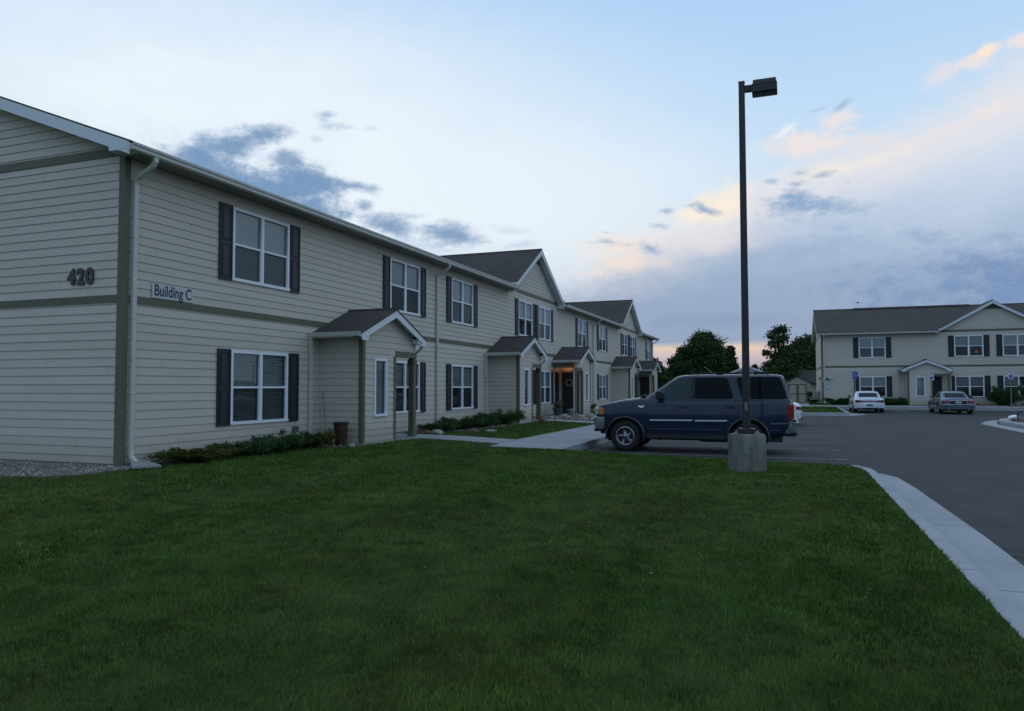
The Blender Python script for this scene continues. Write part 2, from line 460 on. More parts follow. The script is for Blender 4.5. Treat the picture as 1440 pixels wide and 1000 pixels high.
# ------------------------------------------------------------------ windows
WW, WH = 1.83, 1.52
WIN = {}
def window_meshes(kind):
    """unit centred on u=0, sill z=0, facing +x. kind: 'twin' or 'slim'"""
    if kind in WIN: return WIN[kind]
    W, H = (WW, WH) if kind == 'twin' else (.60, 1.42)
    f = MB(); t = .062; x0, x1 = -.02, .042
    f.box(x0, x1, -W/2, W/2, H-t, H); f.box(x0, x1+.012, -W/2-.012, W/2+.012, 0, t)
    f.box(x0, x1, -W/2, -W/2+t, t, H-t); f.box(x0, x1, W/2-t, W/2, t, H-t)
    if kind == 'twin':
        f.box(x0, x1, -.042, .042, t, H-t)
        for s in (-1, 1):
            a, b = (s*.042, s*(W/2-t)); a, b = min(a, b), max(a, b)
            f.box(x0, x1-.012, a, b, H/2-.022, H/2+.022)
            # slim sash stiles
            f.box(x0, x1-.02, a, a+.018, t, H/2-.022); f.box(x0, x1-.02, b-.018, b, t, H/2-.022)
    # reveal box behind
    f.box(-.16, -.155, -W/2+.01, W/2-.01, .01, H-.01)
    g = MB(); sc = MB(); bl = MB(); rm = MB()
    bays = [(-W/2+t, -.042), (.042, W/2-t)] if kind == 'twin' else [(-W/2+t, W/2-t)]
    for a, b in bays:
        g.quad((0, a, t), (0, b, t), (0, b, H-t), (0, a, H-t))
        if kind == 'twin': sc.quad((.010, a+.018, t), (.010, b-.018, t), (.010, b-.018, H/2-.022), (.010, a+.018, H/2-.022))
        n = int((H-2*t)/.032)
        for i in range(n):
            z = t+.01+i*.032
            bl.quad((-.060, a+.01, z), (-.060, b-.01, z), (-.044, b-.01, z+.030), (-.044, a+.01, z+.030))
    hb = MB()
    for a, b in bays:
        n = int((H/2-t)/.046)
        for i in range(n):
            z = H/2-.03+i*.046; d = random.uniform(-.004, .004)
            hb.quad((-.066, a+.01, z+d), (-.066, b-.01, z-d), (-.044, b-.01, z+.033-d), (-.044, a+.01, z+.033+d))
    sl = MB()
    for a, b in bays:
        for i in range(int((H-2*t)/.046)):
            z = t+.01+i*.046; d = random.uniform(-.004, .004)
            sl.quad((-.066, a+.01, z+d), (-.066, b-.01, z-d), (-.044, b-.01, z+.035-d), (-.044, a+.01, z+.035+d))
    rm.box(-.150, -.148, -W/2+.02, W/2-.02, .02, H-.02)
    WIN[kind] = dict(frame=f.mesh('window'), pane=g.mesh('pane'), screen=sc.mesh('screen'), full=bl.mesh('blind'), half=hb.mesh('blind'), slat=sl.mesh('blind'), room=rm.mesh('room_backing'))
    for k, m in (('frame', 'vinyl'), ('pane', 'glass'), ('screen', 'screen'), ('full', 'blind'), ('half', 'blind'), ('slat', 'blind'), ('room', 'interior')):
        WIN[kind][k].materials.append(MT[m])
    return WIN[kind]
def window(parent, x, y, z, kind='twin', blind='full', sub=False, rot=0.0):
    w = window_meshes(kind)
    o = link('window', w['frame'], None, parent, (x, y, z), (0, 0, rot))
    kids = [('pane', 'pane'), ('room_backing', 'room')]
    if kind == 'twin': kids.append(('screen', 'screen'))
    if blind in ('full', 'half', 'slat'): kids.append(('blind', blind))
    for nm, k in kids:
        if sub:
            link(nm, w[k], None, parent, (x, y, z), (0, 0, rot))
        else: link(nm, w[k], None, o)
    return o
def shutter_mesh():
    if 'sh' in WIN: return WIN['sh']
    m = MB(); w, h = .36, 1.54
    m.box(0, .022, -w/2, w/2, 0, h)
    t = .055
    for (a, b) in ((t, h/2-t*.5), (h/2+t*.5, h-t)):
        y0, y1 = -w/2+t, w/2-t; x = .022; d = .014
        # raised-panel moulding ring and field
        m.rbox(x-.002, x+.012, y0, y0+.016, a, b, .004); m.rbox(x-.002, x+.012, y1-.016, y1, a, b, .004)
        m.rbox(x-.002, x+.012, y0+.016, y1-.016, a, a+.016, .004); m.rbox(x-.002, x+.012, y0+.016, y1-.016, b-.016, b, .004)
        m.rbox(x-.002, x+.010, y0+.035, y1-.035, a+.035, b-.035, .006)
    m.box(.022, .034, -w/2, -w/2+.02, 0, h); m.box(.022, .034, w/2-.02, w/2, 0, h)
    m.box(.022, .034, -w/2+.02, w/2-.02, 0, .02); m.box(.022, .034, -w/2+.02, w/2-.02, h-.02, h)
    WIN['sh'] = m.mesh('shutter'); WIN['sh'].materials.append(MT['shutter'])
    return WIN['sh']

Z1B, Z2B = .555, 3.49      # sill heights of the two storeys
BELT = (2.76, 2.90)
EAVE = 5.30
RS = .375                  # main roof slope
roofz = lambda x: 5.44-RS*(x-.38)

def gutter_mb(mb, y0, y1, x=.43, z=5.25):
    prof = [(0, .12), (0, 0), (.085, 0), (.10, .02), (.098, .055), (.122, .085), (.125, .12), (.112, .12), (.112, .09), (.09, .06), (.09, .02), (.012, .012), (.012, .12)]
    vs = [(x+a, y, z+b) for y in (y0, y1) for a, b in prof]; n = len(prof)
    mb.add(vs, [(i, (i+1) % n, n+(i+1) % n, n+i) for i in range(n)]+[tuple(range(n)), tuple(range(2*n-1, n-1, -1))])

def downspout(parent, y, name='downspout', kick=True, zt=5.26, gx=.49):
    m = MB()
    pts = [(gx, y, zt), (gx, y, zt-.08), (gx-.05, y, zt-.15), (.10, y, zt-.33), (.062, y, zt-.42), (.062, y, .22), (.075, y, .13), (.16, y, .05), (.24, y, .03)]
    m.ptube(pts, .082, .058)
    for z in (1.2, 2.5, 3.9): m.box(.01, .097, y-.05, y+.05, z, z+.03)
    part(name, m, 'almond', parent)

def porch(parent, cy, sg, lamp=False, blind='full'):
    """gabled entry porch. sg=+1: closet on the low-y side, opening on the high-y side"""
    XW, XR = 1.18, 1.42; HW = 1.2; HS = 1.60; ZR, SL = 3.24, .42
    F = lambda y: cy+sg*y           # local y (closet at -HW) to building y
    zroof = lambda dy: ZR-SL*abs(dy)
    yd = .35                        # closet inner wall
    # ---- walls (the part 'porch')
    ys = sorted((F(-HW), F(yd)))
    op = sorted((F(-.70), F(-.10)))
    ow = (op[0], op[1], .60, 2.02)
    zsoff = 2.49
    w = MB()
    a = wall_mb(facade(XW), -.12, 2.09, lambda z: tuple(ys), [ow]); w.add(a.v, a.f)
    full = sorted((F(-HW), F(1.46)))
    def gl(z):
        h = max(0, (ZR-.07-z)/SL)
        return (max(full[0], cy-h), min(full[1], cy+h))
    gl2 = lambda z: (ys[0] if sg > 0 else max(full[0], cy-9), ys[1] if sg > 0 else min(full[1], cy+9))
    a = wall_mb(facade(XW), 2.09, 2.24, lambda z: tuple(ys)); w.add(a.v, a.f)
    a = wall_mb(facade(XW), 2.24, 3.16, gl); w.add(a.v, a.f)
    yc = F(-HW); a = wall_mb(endwall(yc, -sg), -.12, zsoff, lambda z: (0, XW)); w.add(a.v, a.f)
    yi = F(yd); a = wall_mb(endwall(yi, sg), .02, zsoff, lambda z: (0, XW), [(.10, 1.02, .02, 2.08)]); w.add(a.v, a.f)
    w.box(0, XW-.002, min(yc, yi)+.004, max(yc, yi)-.004, 2.42, 2.44)
    pw = part('porch', w, 'siding', parent)
    # ---- taupe trim
    c = .09
    for yy, q in ((yc, -1), (yi, 1)):
        t = MB(); s2 = q*sg; zt = 2.46 if q < 0 else 2.09
        y0, y1 = sorted((yy+s2*.024, yy-s2*c)); t.box(XW-.004, XW+.026, y0, y1, .0, zt)
        y0, y1 = sorted((yy+s2*.024, yy+s2*.002)); t.box(XW-c, XW-.004, y0, y1, .0, zt)
        part('corner_board', t, 'taupe', pw)
    t = MB(); y0, y1 = sorted((F(yd+.024), F(1.50))); t.box(XW-.14, XW+.020, y0, y1, 2.09, 2.235); part('header', t, 'taupe', pw)
    t = MB(); yb = F(1.48); t.box(.0, XW-.14, min(yb, yb-sg*.10), max(yb, yb-sg*.10), 2.24, 2.47); part('beam', t, 'taupe', pw)
    # ---- post with capital
    yp = sorted((F(1.52), F(1.36)))
    p = MB(); p.rbox(XW-.16, XW, yp[0], yp[1], 0.0, 2.085, .012); p.rbox(XW-.18, XW+.014, yp[0]-.018, yp[1]+.018, 1.92, 2.06, .008)
    p.rbox(XW-.18, XW+.014, yp[0]-.018, yp[1]+.018, 0.0, .10, .008)
    part('post', p, 'taupe', pw)
    # ---- roof
    r = MB(); th = .03
    for s in (-1, 1):
        ye = cy+s*(HS+.03)
        a_, b_ = (XR+.02, cy, ZR+.03), (0, cy, ZR+.03)
        c_, d_ = (0, ye, zroof(HS+.03)+.03), (XR+.02, ye, zroof(HS+.03)+.03)
        L = math.hypot(HS, SL*HS); r.quad(a_, b_, c_, d_, uv=[(XR, 0), (0, 0), (0, L), (XR, L)])
        dn = lambda q: (q[0], q[1], q[2]-th)
        r.quad(dn(d_), dn(c_), dn(b_), dn(a_)); r.quad(a_, d_, dn(d_), dn(a_)); r.quad(d_, c_, dn(c_), dn(d_))
    r.tube([(XR+.02, cy, ZR+.035), (0, cy, ZR+.035)], .035, 6)
    part('roof', r, 'shingle', pw)
    # ---- white rake boards, return, soffit and side fascia
    f = MB()
    for s in (-1, 1):
        ye = cy+s*(HS+.02); b = .165
        zt0, zt1 = ZR-.003, zroof(HS+.02)-.003
        f.prism([(XR-.03, cy, zt0), (XR-.03, ye, zt1), (XR-.03, ye, zt1-b*.93), (XR-.03, cy, zt0-b*1.08)], (.035, 0, 0))
        y0, y1 = sorted((ye, cy+s*(HW+.03)))
        f.box(XW+.026, XR-.032, y0, y1, zsoff-.02, zsoff+.10)          # return box
        f.box(XR-.030, XR+.006, min(ye, ye-s*.30), max(ye, ye-s*.30), zsoff-.02, zt1-b*.9)
        f.box(0.02, XW+.024, y0, y1, zsoff, zsoff+.012)                   # side soffit
        f.box(0.02, XR-.034, min(ye, ye-s*.02), max(ye, ye-s*.02), zsoff-.02, zt1-.002)
        # sloping soffit under the front overhang
        f.prism([(XW+.026, cy, ZR-.05), (XW+.026, cy+s*(HW+.03), zroof(HW+.03)-.05), (XW+.026, cy+s*(HW+.03), zroof(HW+.03)-.065), (XW+.026, cy, ZR-.065)], (XR-.032-XW-.026, 0, 0))
    f.box(0, XW-.003, min(F(-HW+.03), F(1.36)), max(F(-HW+.03), F(1.36)), 2.475, 2.488)
    part('fascia', f, 'white', pw)
    # ---- side gutters and downspouts
    for s in (-1, 1):
        g = MB(); ye = cy+s*(HS+.025); z = zsoff+.0
        prof = [(0, .11), (0, 0), (.07, 0), (.085, .03), (.10, .11), (.09, .11), (.075, .03), (.012, .012), (.012, .11)]
        n = len(prof); vs = [(x, ye+s*a, z+b) for x in (.02, XR-.02) for a, b in prof]
        g.add(vs, [(i, (i+1) % n, n+(i+1) % n, n+i) for i in range(n)]+[tuple(range(n)), tuple(range(2*n-1, n-1, -1))])
        part('gutter', g, 'almond', pw)
    d = MB(); yq = F(-HS-.06)
    d.ptube([(.07, yq, zsoff), (.062, yq, zsoff-.08), (.062, yq, .1)], .085, .062); part('downspout', d, 'almond', pw)
    d = MB(); yq = F(HS+.06)
    d.ptube([(XR-.12, yq, zsoff), (XR-.12, yq, zsoff-.07), (XR-.16, F(HS+.02), zsoff-.2), (XW-.08, F(HS-.03), zsoff-.34), (XW-.08, F(HS-.03), .1)] if sg < 0 else
            [(XR-.12, yq, zsoff), (XR-.12, yq, zsoff-.07), (XR-.22, F(HS+.02), zsoff-.2), (XW-.20, F(HS-.03), zsoff-.34), (XW-.20, F(HS-.03), .1)], .07, .055)
    part('downspout', d, 'almond', pw)
    # ---- doors: storage door in the closet side, entry door in the facade
    dr = MB(); s = sg
    y0, y1 = sorted((yi-s*.02, yi+s*.012)); dr.box(.17, .95, y0, y1, .03, 2.02)
    for zz in ((.2, .9), (1.05, 1.85)):
        for xx in ((.25, .53), (.59, .87)):
            y0, y1 = sorted((yi+s*.012, yi+s*.020)); dr.box(xx[0], xx[1], y0, y1, zz[0], zz[1])
    part('door', dr, 'darkdoor', pw)
    fr = MB()
    y0, y1 = sorted((yi-s*.02, yi+s*.026)); fr.box(.10, .17, y0, y1, .02, 2.08); fr.box(.95, 1.02, y0, y1, .02, 2.08); fr.box(.17, .95, y0, y1, 2.02, 2.08)
    part('door_frame', fr, 'taupe', pw)
    y0, y1 = sorted((F(.46), F(1.17)))
    e = MB(); e.box(.0, .030, y0, y1, .03, 2.05)
    for zz in ((.2, .85), (1.0, 1.85)):
        for k in (0, 1):
            q0 = y0+.08+k*.31; e.box(.030, .040, q0, q0+.24, zz[0], zz[1])
    ed = part('entry_door', e, 'darkdoor', pw)
    h = MB(); h.tube([(.03, F(1.10), 1.0), (.09, F(1.10), 1.0)], .012, 8); h.lathe([(0, .0), (.028, .005), (.03, .02), (.02, .035), (0, .04)], 12, 'x', (.085, F(1.10), 1.0))
    part('door_handle', h, 'brass', pw, 40)
    window(pw, XW, F(-.40), .60, 'slim', blind, sub=True)
    if lamp:
        l = MB(); l.lathe([(0, 2.40), (.09, 2.405), (.10, 2.44), (.10, 2.474)], 20, 'z', (.50, F(.62), 0))
        part('ceiling_lamp', l, 'bulb', pw, 40)
    return pw

def building(loc, rz, label, L, wins, gables, porches, downs, blinds=None, ridge_vent=None, name='apartment_building', bdepth=11.5, blindmap={}):
    B = thing(name, loc, rz, label, 'building')
    ops = []
    for y in wins:
        ops.append((y-WW/2+.02, y+WW/2-.02, Z1B+.02, Z1B+WH-.02)); ops.append((y-WW/2+.02, y+WW/2-.02, Z2B+.02, Z2B+WH-.02))
    # facade siding between trim bands
    for (a, b) in ((0.02, BELT[0]), (BELT[1], EAVE)):
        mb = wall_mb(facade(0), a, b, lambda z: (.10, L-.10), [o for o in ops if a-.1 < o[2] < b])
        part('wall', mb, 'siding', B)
    # end walls (gable)
    rx = -bdepth/2; ridge = roofz(rx)
    for Y, sg in ((0, -1), (L, 1)):
        for (a, b) in ((0.02, BELT[0]), (BELT[1], EAVE)):
            part('wall', wall_mb(endwall(Y, sg), a, b, lambda z: (-bdepth+.1, -.10)), 'siding', B)
        def gw(z):
            h = (ridge-.10-z)/RS
            return (rx-h, rx+h)
        part('gable_wall', wall_mb(endwall(Y, sg), EAVE+.15, ridge-.12, lambda z: (max(-bdepth, gw(z)[0]), min(0, gw(z)[1]))), 'siding', B)
    # solid core so nothing shows through
    c = MB(); c.box(-bdepth+.0, -.17, .02, L-.02, -.3, EAVE+.1)
    c.prism([(-bdepth+.05, .0+.004, EAVE+.08), (-.10, .004, EAVE+.08), (-.10, .004, roofz(-.1)-.12), (rx, .004, ridge-.12), (-bdepth+.05, .004, roofz(-.1)-.12)], (0, L-.008, 0))
    part('core', c, 'interior', B)
    fo = MB(); fo.box(-bdepth+.02, .0, .005, L-.005, -.4, .02); part('foundation', fo, 'conc', B)
    # trim: belt bands, corner boards, frieze
    t = MB(); ds = .025
    t.box(0.0, ds, .10, L-.10, BELT[0]+.002, BELT[1]-.002)
    for Y, sg in ((0, -1), (L, 1)):
        y0, y1 = sorted((Y, Y+sg*ds)); t.box(-bdepth+.1, -.10, y0, y1, BELT[0]+.002, BELT[1]-.002); t.box(-bdepth+.0, .0, y0, y1, EAVE+.002, EAVE+.148)
        y0, y1 = sorted((Y+sg*(ds+.003), Y-sg*.10)); t.box(-.004, ds+.003, y0, y1, .0, EAVE-.03)
        y0, y1 = sorted((Y+sg*(ds+.003), Y)); t.box(-.10, -.004, y0, y1, .0, EAVE)
        t.box(-bdepth, -bdepth+.1, y0, y1, .0, EAVE)
    for gy in gables: t.box(0.0, ds, gy-3.55, gy+3.55, EAVE+.002, EAVE+.145)
    part('trim_band', t, 'taupe', B)
    # windows and shutters
    shm = shutter_mesh(); k = 0
    shut = set()
    for y in wins:
        for z in (Z1B, Z2B):
            bk = blindmap.get((y, z), random.choice(['full', 'full', 'full', 'half']))
            window(B, 0.0, y, z, 'twin', bk)
            for s in (-1, 1):
                ys = y+s*(WW/2+.20)
                if min([abs(ys-q) for (q, zz) in shut if zz == z] or [9]) < .3: continue
                shut.add((ys, z)); link('shutter', shm, None, B, (.018, ys, z-.01))
    # main roof in segments, left open where the cross gables stand
    segs = []; cur = -.35
    for gy in sorted(gables):
        segs.append((cur, gy-3.42, .47)); segs.append((gy-3.42, gy+3.42, -.02)); cur = gy+3.42
    segs.append((cur, L+.35, .47))
    r = MB(); sf = MB()
    for (a, b, xe) in segs:
        sl = math.hypot(xe-rx, RS*(xe-rx)); z0 = roofz(xe)
        r.quad((xe, a, z0), (xe, b, z0), (rx, b, ridge), (rx, a, ridge), uv=[(a, 0), (b, 0), (b, sl), (a, sl)])
        r.quad((xe, b, z0-.03), (xe, a, z0-.03), (rx, a, ridge-.03), (rx, b, ridge-.03)); r.quad((xe, a, z0-.03), (xe, b, z0-.03), (xe, b, z0), (xe, a, z0))
        r.quad((xe, a, z0), (rx, a, ridge), (rx, a, ridge-.03), (xe, a, z0-.03)); r.quad((xe, b, z0), (xe, b, z0-.03), (rx, b, ridge-.03), (rx, b, ridge))
        if xe > 0:
            gutter = MB(); gutter_mb(gutter, a+.01, b-.01); part('gutter', gutter, 'almond', B)
            so_ = MB(); so_.box(.026, .43, a+.30, b-.005, 5.262, 5.275); part('soffit', so_, 'soffit', B)
            sf.box(.40, .429, a+.02, b-.02, 5.262, z0-.034)
            sf.box(.026, .398, b-.03, b-.006, 5.276, 5.56) if b < L else None
            sf.box(.026, .398, a+.006, a+.03, 5.276, 5.56) if a > 0 else None
    xb = 2*rx-.47; zb = roofz(.47)
    r.quad((xb, L+.35, zb), (xb, -.35, zb), (rx, -.35, ridge), (rx, L+.35, ridge), uv=[(0, 0), (L, 0), (L, 6), (0, 6)])
    r.tube([(rx, -.36, ridge+.005), (rx, L+.36, ridge+.005)], .05, 6)
    if ridge_vent:
        a, b = ridge_vent; hv = .10
        r.prism([(rx-.26, a, ridge-.06), (rx+.26, a, ridge-.06), (rx+.26, a, ridge+.0), (rx+.02, a, ridge+hv), (rx-.02, a, ridge+hv), (rx-.26, a, ridge)], (0, b-a, 0))
    for gy in gables:
        pz = 7.48; bx = .38-(pz-5.44)/RS; sl = .583
        for s in (-1, 1):
            P = lambda x, dy: (x, gy+s*dy, pz-sl*dy+.02)
            xf = .34
            # valley from the ridge junction down to the eave
            v0 = (bx, gy, pz+.02); d1 = (pz-roofz(xf))/sl+.02
            a_, b_, c_, d_ = P(xf, 0), v0, P(xf, d1+.06), P(xf, 3.62)
            r.add([a_, b_, c_, ], [(0, 1, 2)]); r.uv[len(r.f)-1] = [(0, 0), (5, 0), (0, 4)]
            e_ = P(.02, 3.62)
            r.add([c_, P(.10, d1+.1), e_, d_], [(0, 1, 2, 3)]); r.uv[len(r.f)-1] = [(0, 0), (.3, 0), (.3, .3), (0, .3)]
            # rake board and sloping soffit
            b = .19
            sf.prism([(xf-.035, gy, pz-.01), (xf-.035, gy+s*3.62, pz-.01-sl*3.62), (xf-.035, gy+s*3.62, pz-.01-sl*3.62-b*.75), (xf-.035, gy, pz-.01-b*1.15)], (.032, 0, 0))
            sf.prism([(.03, gy, pz-.10), (.03, gy+s*3.62, pz-.10-sl*3.62), (.03, gy+s*3.62, pz-.115-sl*3.62), (.03, gy, pz-.115)], (xf-.035-.032, 0, 0))
            y0, y1 = sorted((gy+s*3.40, gy+s*3.66)); sf.box(.028, xf-.002, y0, y1, 5.15+.03, 5.31)
        r.tube([(.34, gy, pz+.025), (bx, gy, pz+.025)], .04, 6)
        def gg(z, gy=gy, pz=pz):
            h = (pz-.09-z)/.583
            return (gy-h, gy+h)
        part('gable_wall', wall_mb(facade(0), EAVE+.145, 6.93, gg), 'siding', B)
        v = MB(); h = (pz-.09-6.93)/.583
        v.prism([(.0, gy-h, 6.93), (.0, gy+h, 6.93), (.0, gy, pz-.1)], (.022, 0, 0)); v.box(.0, .034, gy-h-.12, gy+h+.12, 6.90, 6.965)
        part('gable_vent', v, 'taupe', B)
    part('roof', r, 'shingle', B)
    # rake boards of the end gables + returns
    for Y, sg in ((0, -1), (L, 1)):
        ye = Y+sg*.35; b = .20
        for s in (-1, 1):
            xe = .45 if s > 0 else 2*rx-.45; ze = roofz(.45)
            poly = [(xe, ye, ze-.032), (rx, ye, ridge-.032), (rx, ye, ridge-.032-b*1.03), (xe, ye, ze-.032-b*1.03)]
            sf.prism(poly, (0, -sg*.03, 0))
            sf.prism([(xe, ye-sg*.032, ze-.05), (rx, ye-sg*.032, ridge-.05), (rx, ye-sg*.032, ridge-.065), (xe, ye-sg*.032, ze-.065)], (0, -sg*.316, 0))
        y0, y1 = sorted((ye+sg*.004, Y+sg*.028)); sf.box(.02, .428, y0, y1, 5.262, 5.385)
    part('fascia', sf, 'white', B)
    for y in downs: downspout(B, y)
    return B

# ------------------------------------------------------------------ main building
W1 = [3.53, 9.93, 14.05, 20.68, 23.37, 30.08, 34.84, 41.53, 44.33, 50.97]
bm_ = {(3.53, Z1B): 'slat', (3.53, Z2B): 'full', (9.93, Z2B): 'half', (9.93, Z1B): 'half', (14.05, Z2B): 'full', (14.05, Z1B): 'half'}
A = building((0, 0, 0), 0, 'long beige two-storey apartment building with dark shutters, marked 420 at its near corner', 53.0, W1, [22.06, 42.93], [], [.175, 12.0, 32.5, 52.75], blindmap=bm_)
porch(A, 6.92, 1)
porch(A, 17.8, 1, blind='half')
porch(A, 26.15, -1, lamp=True)
porch(A, 38.65, 1)
porch(A, 46.95, -1)
RBX, RBY = 13.08, 52.3
WR = [3.53, 9.85, 12.87, 19.3, 23.6]
Bd = building((RBX, RBY, 0), -PI/2, 'beige two-storey building facing the parked cars, office sign at its left corner', 27.0, WR, [11.36], [], [.175, 26.7], ridge_vent=(2.75, 11.1),
              blindmap={(3.53, Z2B): 'full', (3.53, Z1B): 'half', (9.85, Z2B): 'half', (9.85, Z1B): 'none', (12.87, Z1B): 'none'})
porch(Bd, 6.92, 1)
# lit lamp in an upstairs room of the far building
lm = MB(); lm.lathe([(.05, 0), (.075, 0), (.05, .14), (.04, .14)], 14, 'z', (-.10, 10.35, Z2B+.28)); part('room_lamp', lm, 'roomlamp', Bd, 40)

# wreath on the lit porch's door
wr = MB(); 
wr.tube([(math.cos(a)*.15, 0, math.sin(a)*.15) for a in [k*2*PI/20 for k in range(21)]], .035, 7, cap=False)
for k in range(160):
    a = random.uniform(0, 2*PI); rr = .15+random.gauss(0, .02); q = Vector((math.cos(a)*rr, -.02, math.sin(a)*rr))
    d = Vector((math.cos(a+1.2)*random.uniform(.02, .05), random.uniform(-.03, .01), math.sin(a+1.2)*random.uniform(.02, .05)))
    wr.tube([q, q+d], [.006, .002], 4)
tw = thing('door_wreath', (.52, 26.15-.35-.045, 1.52), 0, 'pale round twig wreath hanging on the dark door of the lit porch', 'wreath')
part('ring', wr, 'wreath', tw, 40)
bw = MB(); bw.prism([(-.05, -.04, .10), (0, -.04, 0), (.05, -.04, .10), (.02, -.04, .10), (0, -.04, .05), (-.02, -.04, .10)], (0, -.012, 0)); bw.tube([(0, -.045, .02), (0, -.045, -.06)], [.012, .018], 6)
part('ornament', bw, 'lettering', tw)

# signs on the walls
hn = thing('house_number', (-.945, -.022, 3.235), 0, 'dark raised metal number 420 on the left end wall', 'house number')
for i, ch in enumerate('420'):
    me = text_mesh(ch, .385, .012, .014, .92); me.transform(Matrix.Rotation(PI/2, 4, 'X'))
    link('digit', me, 'numbers', hn, (-.215+i*.215, -.013, 0))
bs = thing('building_sign', (.024, 1.075, 3.045), 0, 'white sign reading Building C on the near end of the long facade', 'sign')
p_ = MB(); p_.rbox(0, .014, -.485, .485, -.135, .125, .003); part('sign_panel', p_, 'signwhite', bs)
me = text_mesh('Building C', .285, .001, .004, .75); me.transform(Matrix.Rotation(PI/2, 4, 'Z') @ Matrix.Rotation(PI/2, 4, 'X'))
link('lettering', me, 'lettering', bs, (.0165, 0, .0))
of = thing('office_sign', (13.58, RBY-.034, 1.86), 0, 'small pale sign reading Office 1 at the far building corner', 'sign')
p_ = MB(); p_.rbox(-.44, .44, -.012, 0, -.19, .19, .003); part('sign_panel', p_, 'almond', of)
me = text_mesh('Office 1', .36, .001, .013, .68); me.transform(Matrix.Rotation(PI/2, 4, 'X')); link('lettering', me, 'lettering', of, (0, -.0145, 0))
nt = thing('wall_notice', (13.52, RBY-.032, 1.32), 0, 'faded paper notice fixed below the office sign', 'notice')
p_ = MB(); p_.rbox(-.16, .16, -.012, 0, -.19, .19, .003); part('backing_board', p_, 'numbers', nt).data.materials[0] = MT['poster']
p_ = MB(); p_.box(-.11, .11, -.016, -.0125, -.13, .13); part('paper', p_, 'signwhite', nt)

# ------------------------------------------------------------------ ground heights
def bdist(x, y):
    """distance to the two buildings' footprints"""
    def rect(x0, x1, y0, y1):
        dx = max(x0-x, 0, x-x1); dy = max(y0-y, 0, y-y1); return math.hypot(dx, dy)
    return min(rect(-11.5, 0, 0, 53), rect(13, 40, 52.3, 64))
def hg(x, y):
    d = bdist(x, y)
    return -.035-.125*sss(d/4.5)-.02*sss((d-4.5)/5)
PAVE = -.33

def sheet(name, poly, h, m, step=1.0, skirt=.25, thick_mat=None, parent=None):
    bm = bmesh.new(); vs = [bm.verts.new((x, y, 0)) for x, y in poly]; bm.faces.new(vs)
    xs = [p[0] for p in poly]; ys = [p[1] for p in poly]
    if step:
        for ax, a, b in ((0, min(xs), max(xs)), (1, min(ys), max(ys))):
            n = int((b-a)/step)
            for i in range(1, n+1):
                co = [0, 0, 0]; co[ax] = a+i*(b-a)/(n+1); no = [0, 0, 0]; no[ax] = 1
                bmesh.ops.bisect_plane(bm, geom=bm.verts[:]+bm.edges[:]+bm.faces[:], plane_co=co, plane_no=no)
    if skirt:
        be = [e for e in bm.edges if e.is_boundary]
        r = bmesh.ops.extrude_edge_only(bm, edges=be); nv = [g for g in r['geom'] if isinstance(g, bmesh.types.BMVert)]
        low = set(nv)
        for v in bm.verts: v.co.z = h(v.co.x, v.co.y)-(skirt if v in low else 0)
    else:
        for v in bm.verts: v.co.z = h(v.co.x, v.co.y)
    bmesh.ops.recalc_face_normals(bm, faces=bm.faces)
    # the sheet's top must look up
    me = bpy.data.meshes.new(name); bm.to_mesh(me); bm.free()
    return link(name, me, m, parent)

ST = lambda o: tag(o, kind='structure')
ST(sheet('ground', [(-900, -500), (900, -500), (900, 1500), (-900, 1500)], lambda x, y: -.62, 'farground', 0, 0))
ST(sheet('parking_lot', [(2, -40), (70, -40), (70, 60), (2, 60)], lambda x, y: PAVE, 'asphalt', 0, .2))
LAWN = [(-45, -32), (11.87, -32), (11.87, 5.0), (11.82, 5.45), (11.62, 5.88), (9.1, 6.47), (5.55, 7.25), (5.44, 9), (5.44, 48.9), (5.44, 75), (-45, 75)]
ST(sheet('lawn', LAWN, hg, 'lawnsoil', 1.2, .4))
ST(sheet('back_lawn', [(5.5, 36.9), (13.7, 36.9), (13.86, 49.05), (45, 49.05), (45, 75), (5.5, 75)], lambda x, y: hg(x, y)-.004, 'lawnsoil', 2, .4))

# kerb along the right of the lawn, with gutter pan
kt = lambda x, y: -.175
ST(sheet('kerb', [(11.87, -32), (12.02, -32), (12.02, 5.05), (11.98, 5.5), (11.80, 5.98), (11.64, 6.02), (11.60, 5.90), (11.80, 5.42), (11.87, 5.0)], kt, 'kerb', 0, .22))
ST(sheet('gutter_pan', [(12.02, -32), (12.60, -32), (12.58, 0), (12.50, 4.0), (12.42, 5.5), (12.25, 6.0), (11.95, 6.35), (11.83, 6.03), (11.99, 5.5), (12.02, 5.05)], lambda x, y: PAVE+.008, 'kerb', 0, .1))
ST(sheet('lot_kerb', [(5.62, 7.24), (9.1, 6.48), (11.60, 5.92), (11.64, 6.04), (9.13, 6.61), (5.62, 7.38)], lambda x, y: -.205, 'kerb', 0, .2))
# sidewalk by the stalls and walks to the doors
SW = [(3.72, 7.42), (5.62, 7.26), (5.55, 12), (5.50, 20), (5.50, 48.9), (3.60, 48.9), (3.60, 9.72)]
ST(sheet('sidewalk', SW, lambda x, y: hg(x, y)+.022, 'walk', 1.2, .3))
wh = lambda x, y: hg(x, y)+.024
ST(sheet('entry_walk', [(3.60, 9.70), (2.2, 9.75), (.9, 9.5), (.02, 9.35), (.02, 7.4), (1.2, 7.45), (1.35, 8.3), (2.4, 8.35), (3.62, 8.3)], wh, 'walk', .8, .1))
ST(sheet('entry_walk', [(3.60, 26.0), (.05, 26.0), (.05, 24.4), (3.60, 24.4)], wh, 'walk', .8, .1))
ST(sheet('entry_walk', [(3.60, 20.6), (1.3, 20.6), (.05, 20.2), (.05, 18.2), (1.2, 18.2), (1.5, 19.3), (3.60, 19.3)], wh, 'walk', .8, .1))
